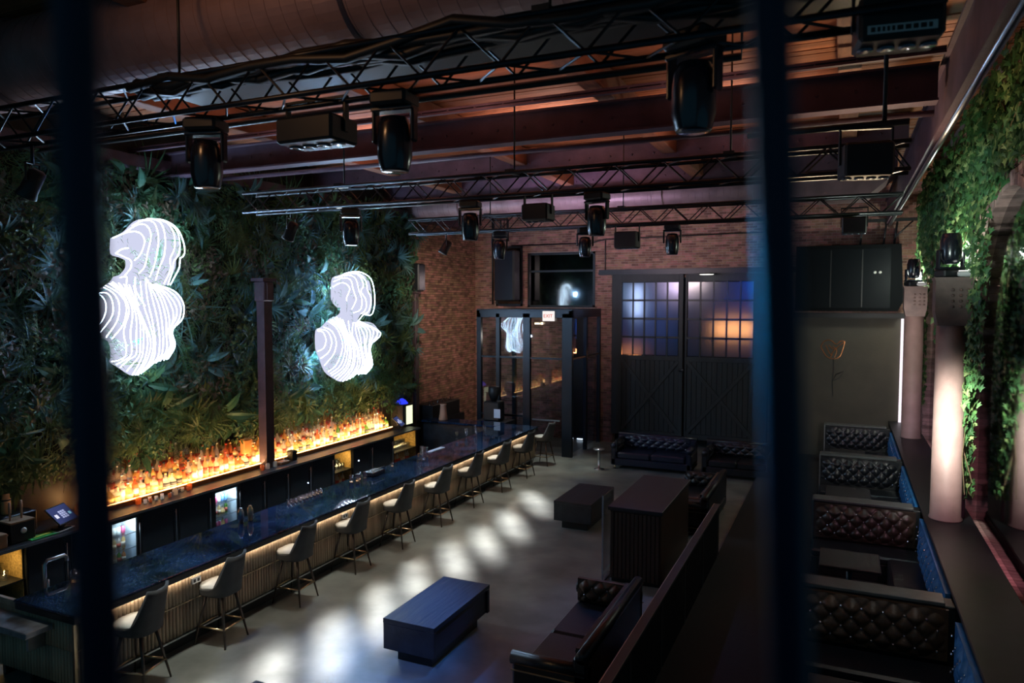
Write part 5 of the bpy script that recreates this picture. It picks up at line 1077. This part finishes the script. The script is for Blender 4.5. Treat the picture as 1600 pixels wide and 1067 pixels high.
m = MB(); m.box((-.24, .0, -.24), (-.18, .05, -.18), emat('emergency_lamp', (1, .8, .5), 3)); m.box((-.42, .0, -.235), (-.28, .05, -.19), emat('emergency_lamp', (1, .8, .5), 3)); m.build('emergency_lamp', es)
# conduit lines on brick above doors
pipe([(-9.9, 21.7, 6.2), (-7.2, 21.7, 6.2), (-7.0, 21.7, 6.25), (-6.7, 21.7, 6.3), (-1.3, 21.7, 6.35)], .02, 'thin black conduit across the back brick wall', black)
pipe([(-6.75, 21.77, 6.3), (-6.75, 21.77, 5.3)], .02, 'short black conduit dropping to the barn door rail', black)
pipe([(-10.6, 21.7, 7.2), (-10.6, 21.7, 4.3)], .03, 'black downpipe in the brick corner beside the entrance', black)
m = MB()
for x in (0, .26, .52): m.box((x, 0, 0), (x + .04, .05, .7), black)
m.box((0, 0, 0), (.56, .05, .04), black); m.box((0, 0, .66), (.56, .05, .7), black); o = m.build('wall_bracket'); o.location = (-10.5, 21.5, 6.35); tag(o, 'small black cage bracket high in the brick corner', 'bracket')
t = thing('hanging_speaker', 'tall black speaker hanging in the brick corner left of the transom window', 'speaker', (-9.75, 21.0, 4.4)); m = MB(); m.box((-.35, -.25, 0), (.35, .25, 1.6), black, bev=.04); m.build('cabinet', t); m = MB(); m.box((-.3, -.262, .05), (.3, -.25, 1.55), blackgloss); m.build('grille', t); m = MB(); m.tube([(0, 0, 1.6), (0, 0, 3.1)], .02, black); m.build('hanger', t)
t = thing('recessed_lamp', 'oval white lamp under the barn door rail', 'lamp', (-3.6, 21.35, 5.17)); m = MB(); m.lathe([(.22, 0), (.22, .03), (.1, .04)], (0, 0, 0), black, 16); m.build('case', t); m = MB(); m.lathe([(.0, -.012), (.19, -.01), (.2, 0)], (0, 0, 0), emat('rail_lamp_glow', (1, .98, .9), 2.5), 16); m.build('lens', t)
# ================================================================ IVY
I1 = leafmat('ivy_leaf', (.10, .24, .07), (.035, .11, .04), .3); I2 = leafmat('ivy_leaf_pale', (.34, .46, .18), (.16, .28, .09), .3)
def ivyleaf(mt):
    m = MB(); P = [(0, 0), (.35, -.32), (.30, .0), (.62, .06), (.30, .34), (0, .85), (-.30, .34), (-.62, .06), (-.30, 0), (-.35, -.32)]
    m.add([(0, .15, .06)] + [(a, b, -.10 * abs(a) - .05 * b * b) for a, b in P], [(0, i + 1, (i + 1) % 10 + 1) for i in range(10)], mt)
    o = m.build('ivy_leaf'); me = o.data; bpy.data.objects.remove(o); return me
IL = [ivyleaf(I1), ivyleaf(I2)]
stemm = mat('ivy_stem', (.10, .07, .03), .8)
def ivy(label, spots, nvis, nstuff, size, seed, grp=None):
    """spots(): returns a point on the curtain; leaves face -X / -Y"""
    random.seed(seed); p0 = spots(); t = thing('ivy_curtain', label, 'ivy', (1.7, round(p0[1], 1), 7.0 if False else 6.0))
    O = Vector(t.location)
    def M_(p):
        nrm = Vector((-1, random.uniform(-1.1, .2), random.uniform(-.2, .5))).normalized(); q = nrm.to_track_quat('Z', 'Y').to_matrix().to_4x4()
        return Matrix.Translation(Vector(p) - O) @ q @ Matrix.Rotation(math.pi + random.uniform(-.7, .7), 4, 'Z') @ Matrix.Scale(size * random.uniform(.7, 1.25), 4)
    for i in range(nvis):
        o = bpy.data.objects.new('ivy_leaf', IL[random.random() < .25]); COL.objects.link(o); o.parent = t; o.matrix_local = M_(spots())
    m = MB()
    for i in range(nstuff):
        M = M_(spots()); src = IL[random.random() < .22]; m.add([M @ v.co for v in src.vertices], [tuple(f.vertices) for f in src.polygons], src.materials[0])
    if nstuff: m.build('ivy_leaves', t, kind='stuff')
    m = MB()
    for k in range(9):
        q = sorted([spots() for _ in range(7)], key=lambda p: -p[2]); y = q[0][1]
        m.tube([Vector((a[0] + .03, y + (a[1] - y) * .35, a[2])) - O for a in q], .008, stemm, 4)
    m.build('vine_stem', t, kind='stuff')
U = random.uniform
def near_():
    z = 7.3 - 5.8 * U(0, 1); y0 = 11.6 + .25 * math.sin(z * 2.3) if z > 4.2 else 11.8 + .2 * math.sin(z * 3) + max(0, 2.8 - z) * .55
    return (XR - U(.03, .24), U(y0, 13.3), z)
ivy('ivy hanging down the brick jamb just behind the near iron column', near_, 290, 1900, .10, 1)
def top_():
    y = U(8.6, 12.7); zl = 5.75 + max(0, (11.6 - y)) * .12; return (XR - U(.04, .22), y, 7.3 - (7.3 - zl) * U(0, 1) ** .8)
ivy('ivy spilling over the brick arch at the top right corner', top_, 290, 1000, .115, 2)
def mid_():
    y = U(13.2, 18.9); d = 2.4 if y < 15.4 else 1.6; z = 7.2 - d * U(0, 1) ** .7 * (1.2 + .3 * math.sin(y * 3)); return (XR - U(.04, .3), y, z)
ivy('ivy mass high on the wall between the two iron columns', mid_, 290, 1700, .12, 3)
def far_():
    z = 7.0 - 5.0 * U(0, 1); w_ = .38 if z > 4 else .28; return (XR - U(.0, .25), 19.85 + U(-w_, w_), z)
ivy('narrow ivy strand down the far jamb beside the far iron column', far_, 260, 800, .11, 4)
def pier_():
    z = 6.5 - 3.2 * U(0, 1) ** 1.2; return (XR - U(.04, .25), 14.6 + U(-.5, .6), z)
ivy('ivy on the brick pier right behind the stage light of the near column', pier_, 250, 600, .11, 5)
# ================================================================ MEZZANINE POSTS by the viewer
for (a_, b_, lb) in [((-.4885, .3423, 4.6068), (-.4695, .332, 4.1379), 'dark glossy railing post very near the viewer at the left of the picture'), ((-.0511, .5397, 4.6068), (-.0271, .522, 4.1379), 'dark glossy railing post very near the viewer, right of the middle')]:
    a_ = Vector(a_); b_ = Vector(b_); d_ = (a_ - b_) / (a_.z - b_.z); p0 = b_ + d_ * (2.76 - b_.z); t = thing('railing_post', lb, 'post', p0); m = MB(); m.tube([(0, 0, 0), d_ * 4.7], .0145, postmat, 24); m.build('post_tube', t); m = MB(); m.lathe([(.05, 0), (.05, .012), (.02, .02)], (0, 0, 0), postmat, 20); m.build('base_flange', t)
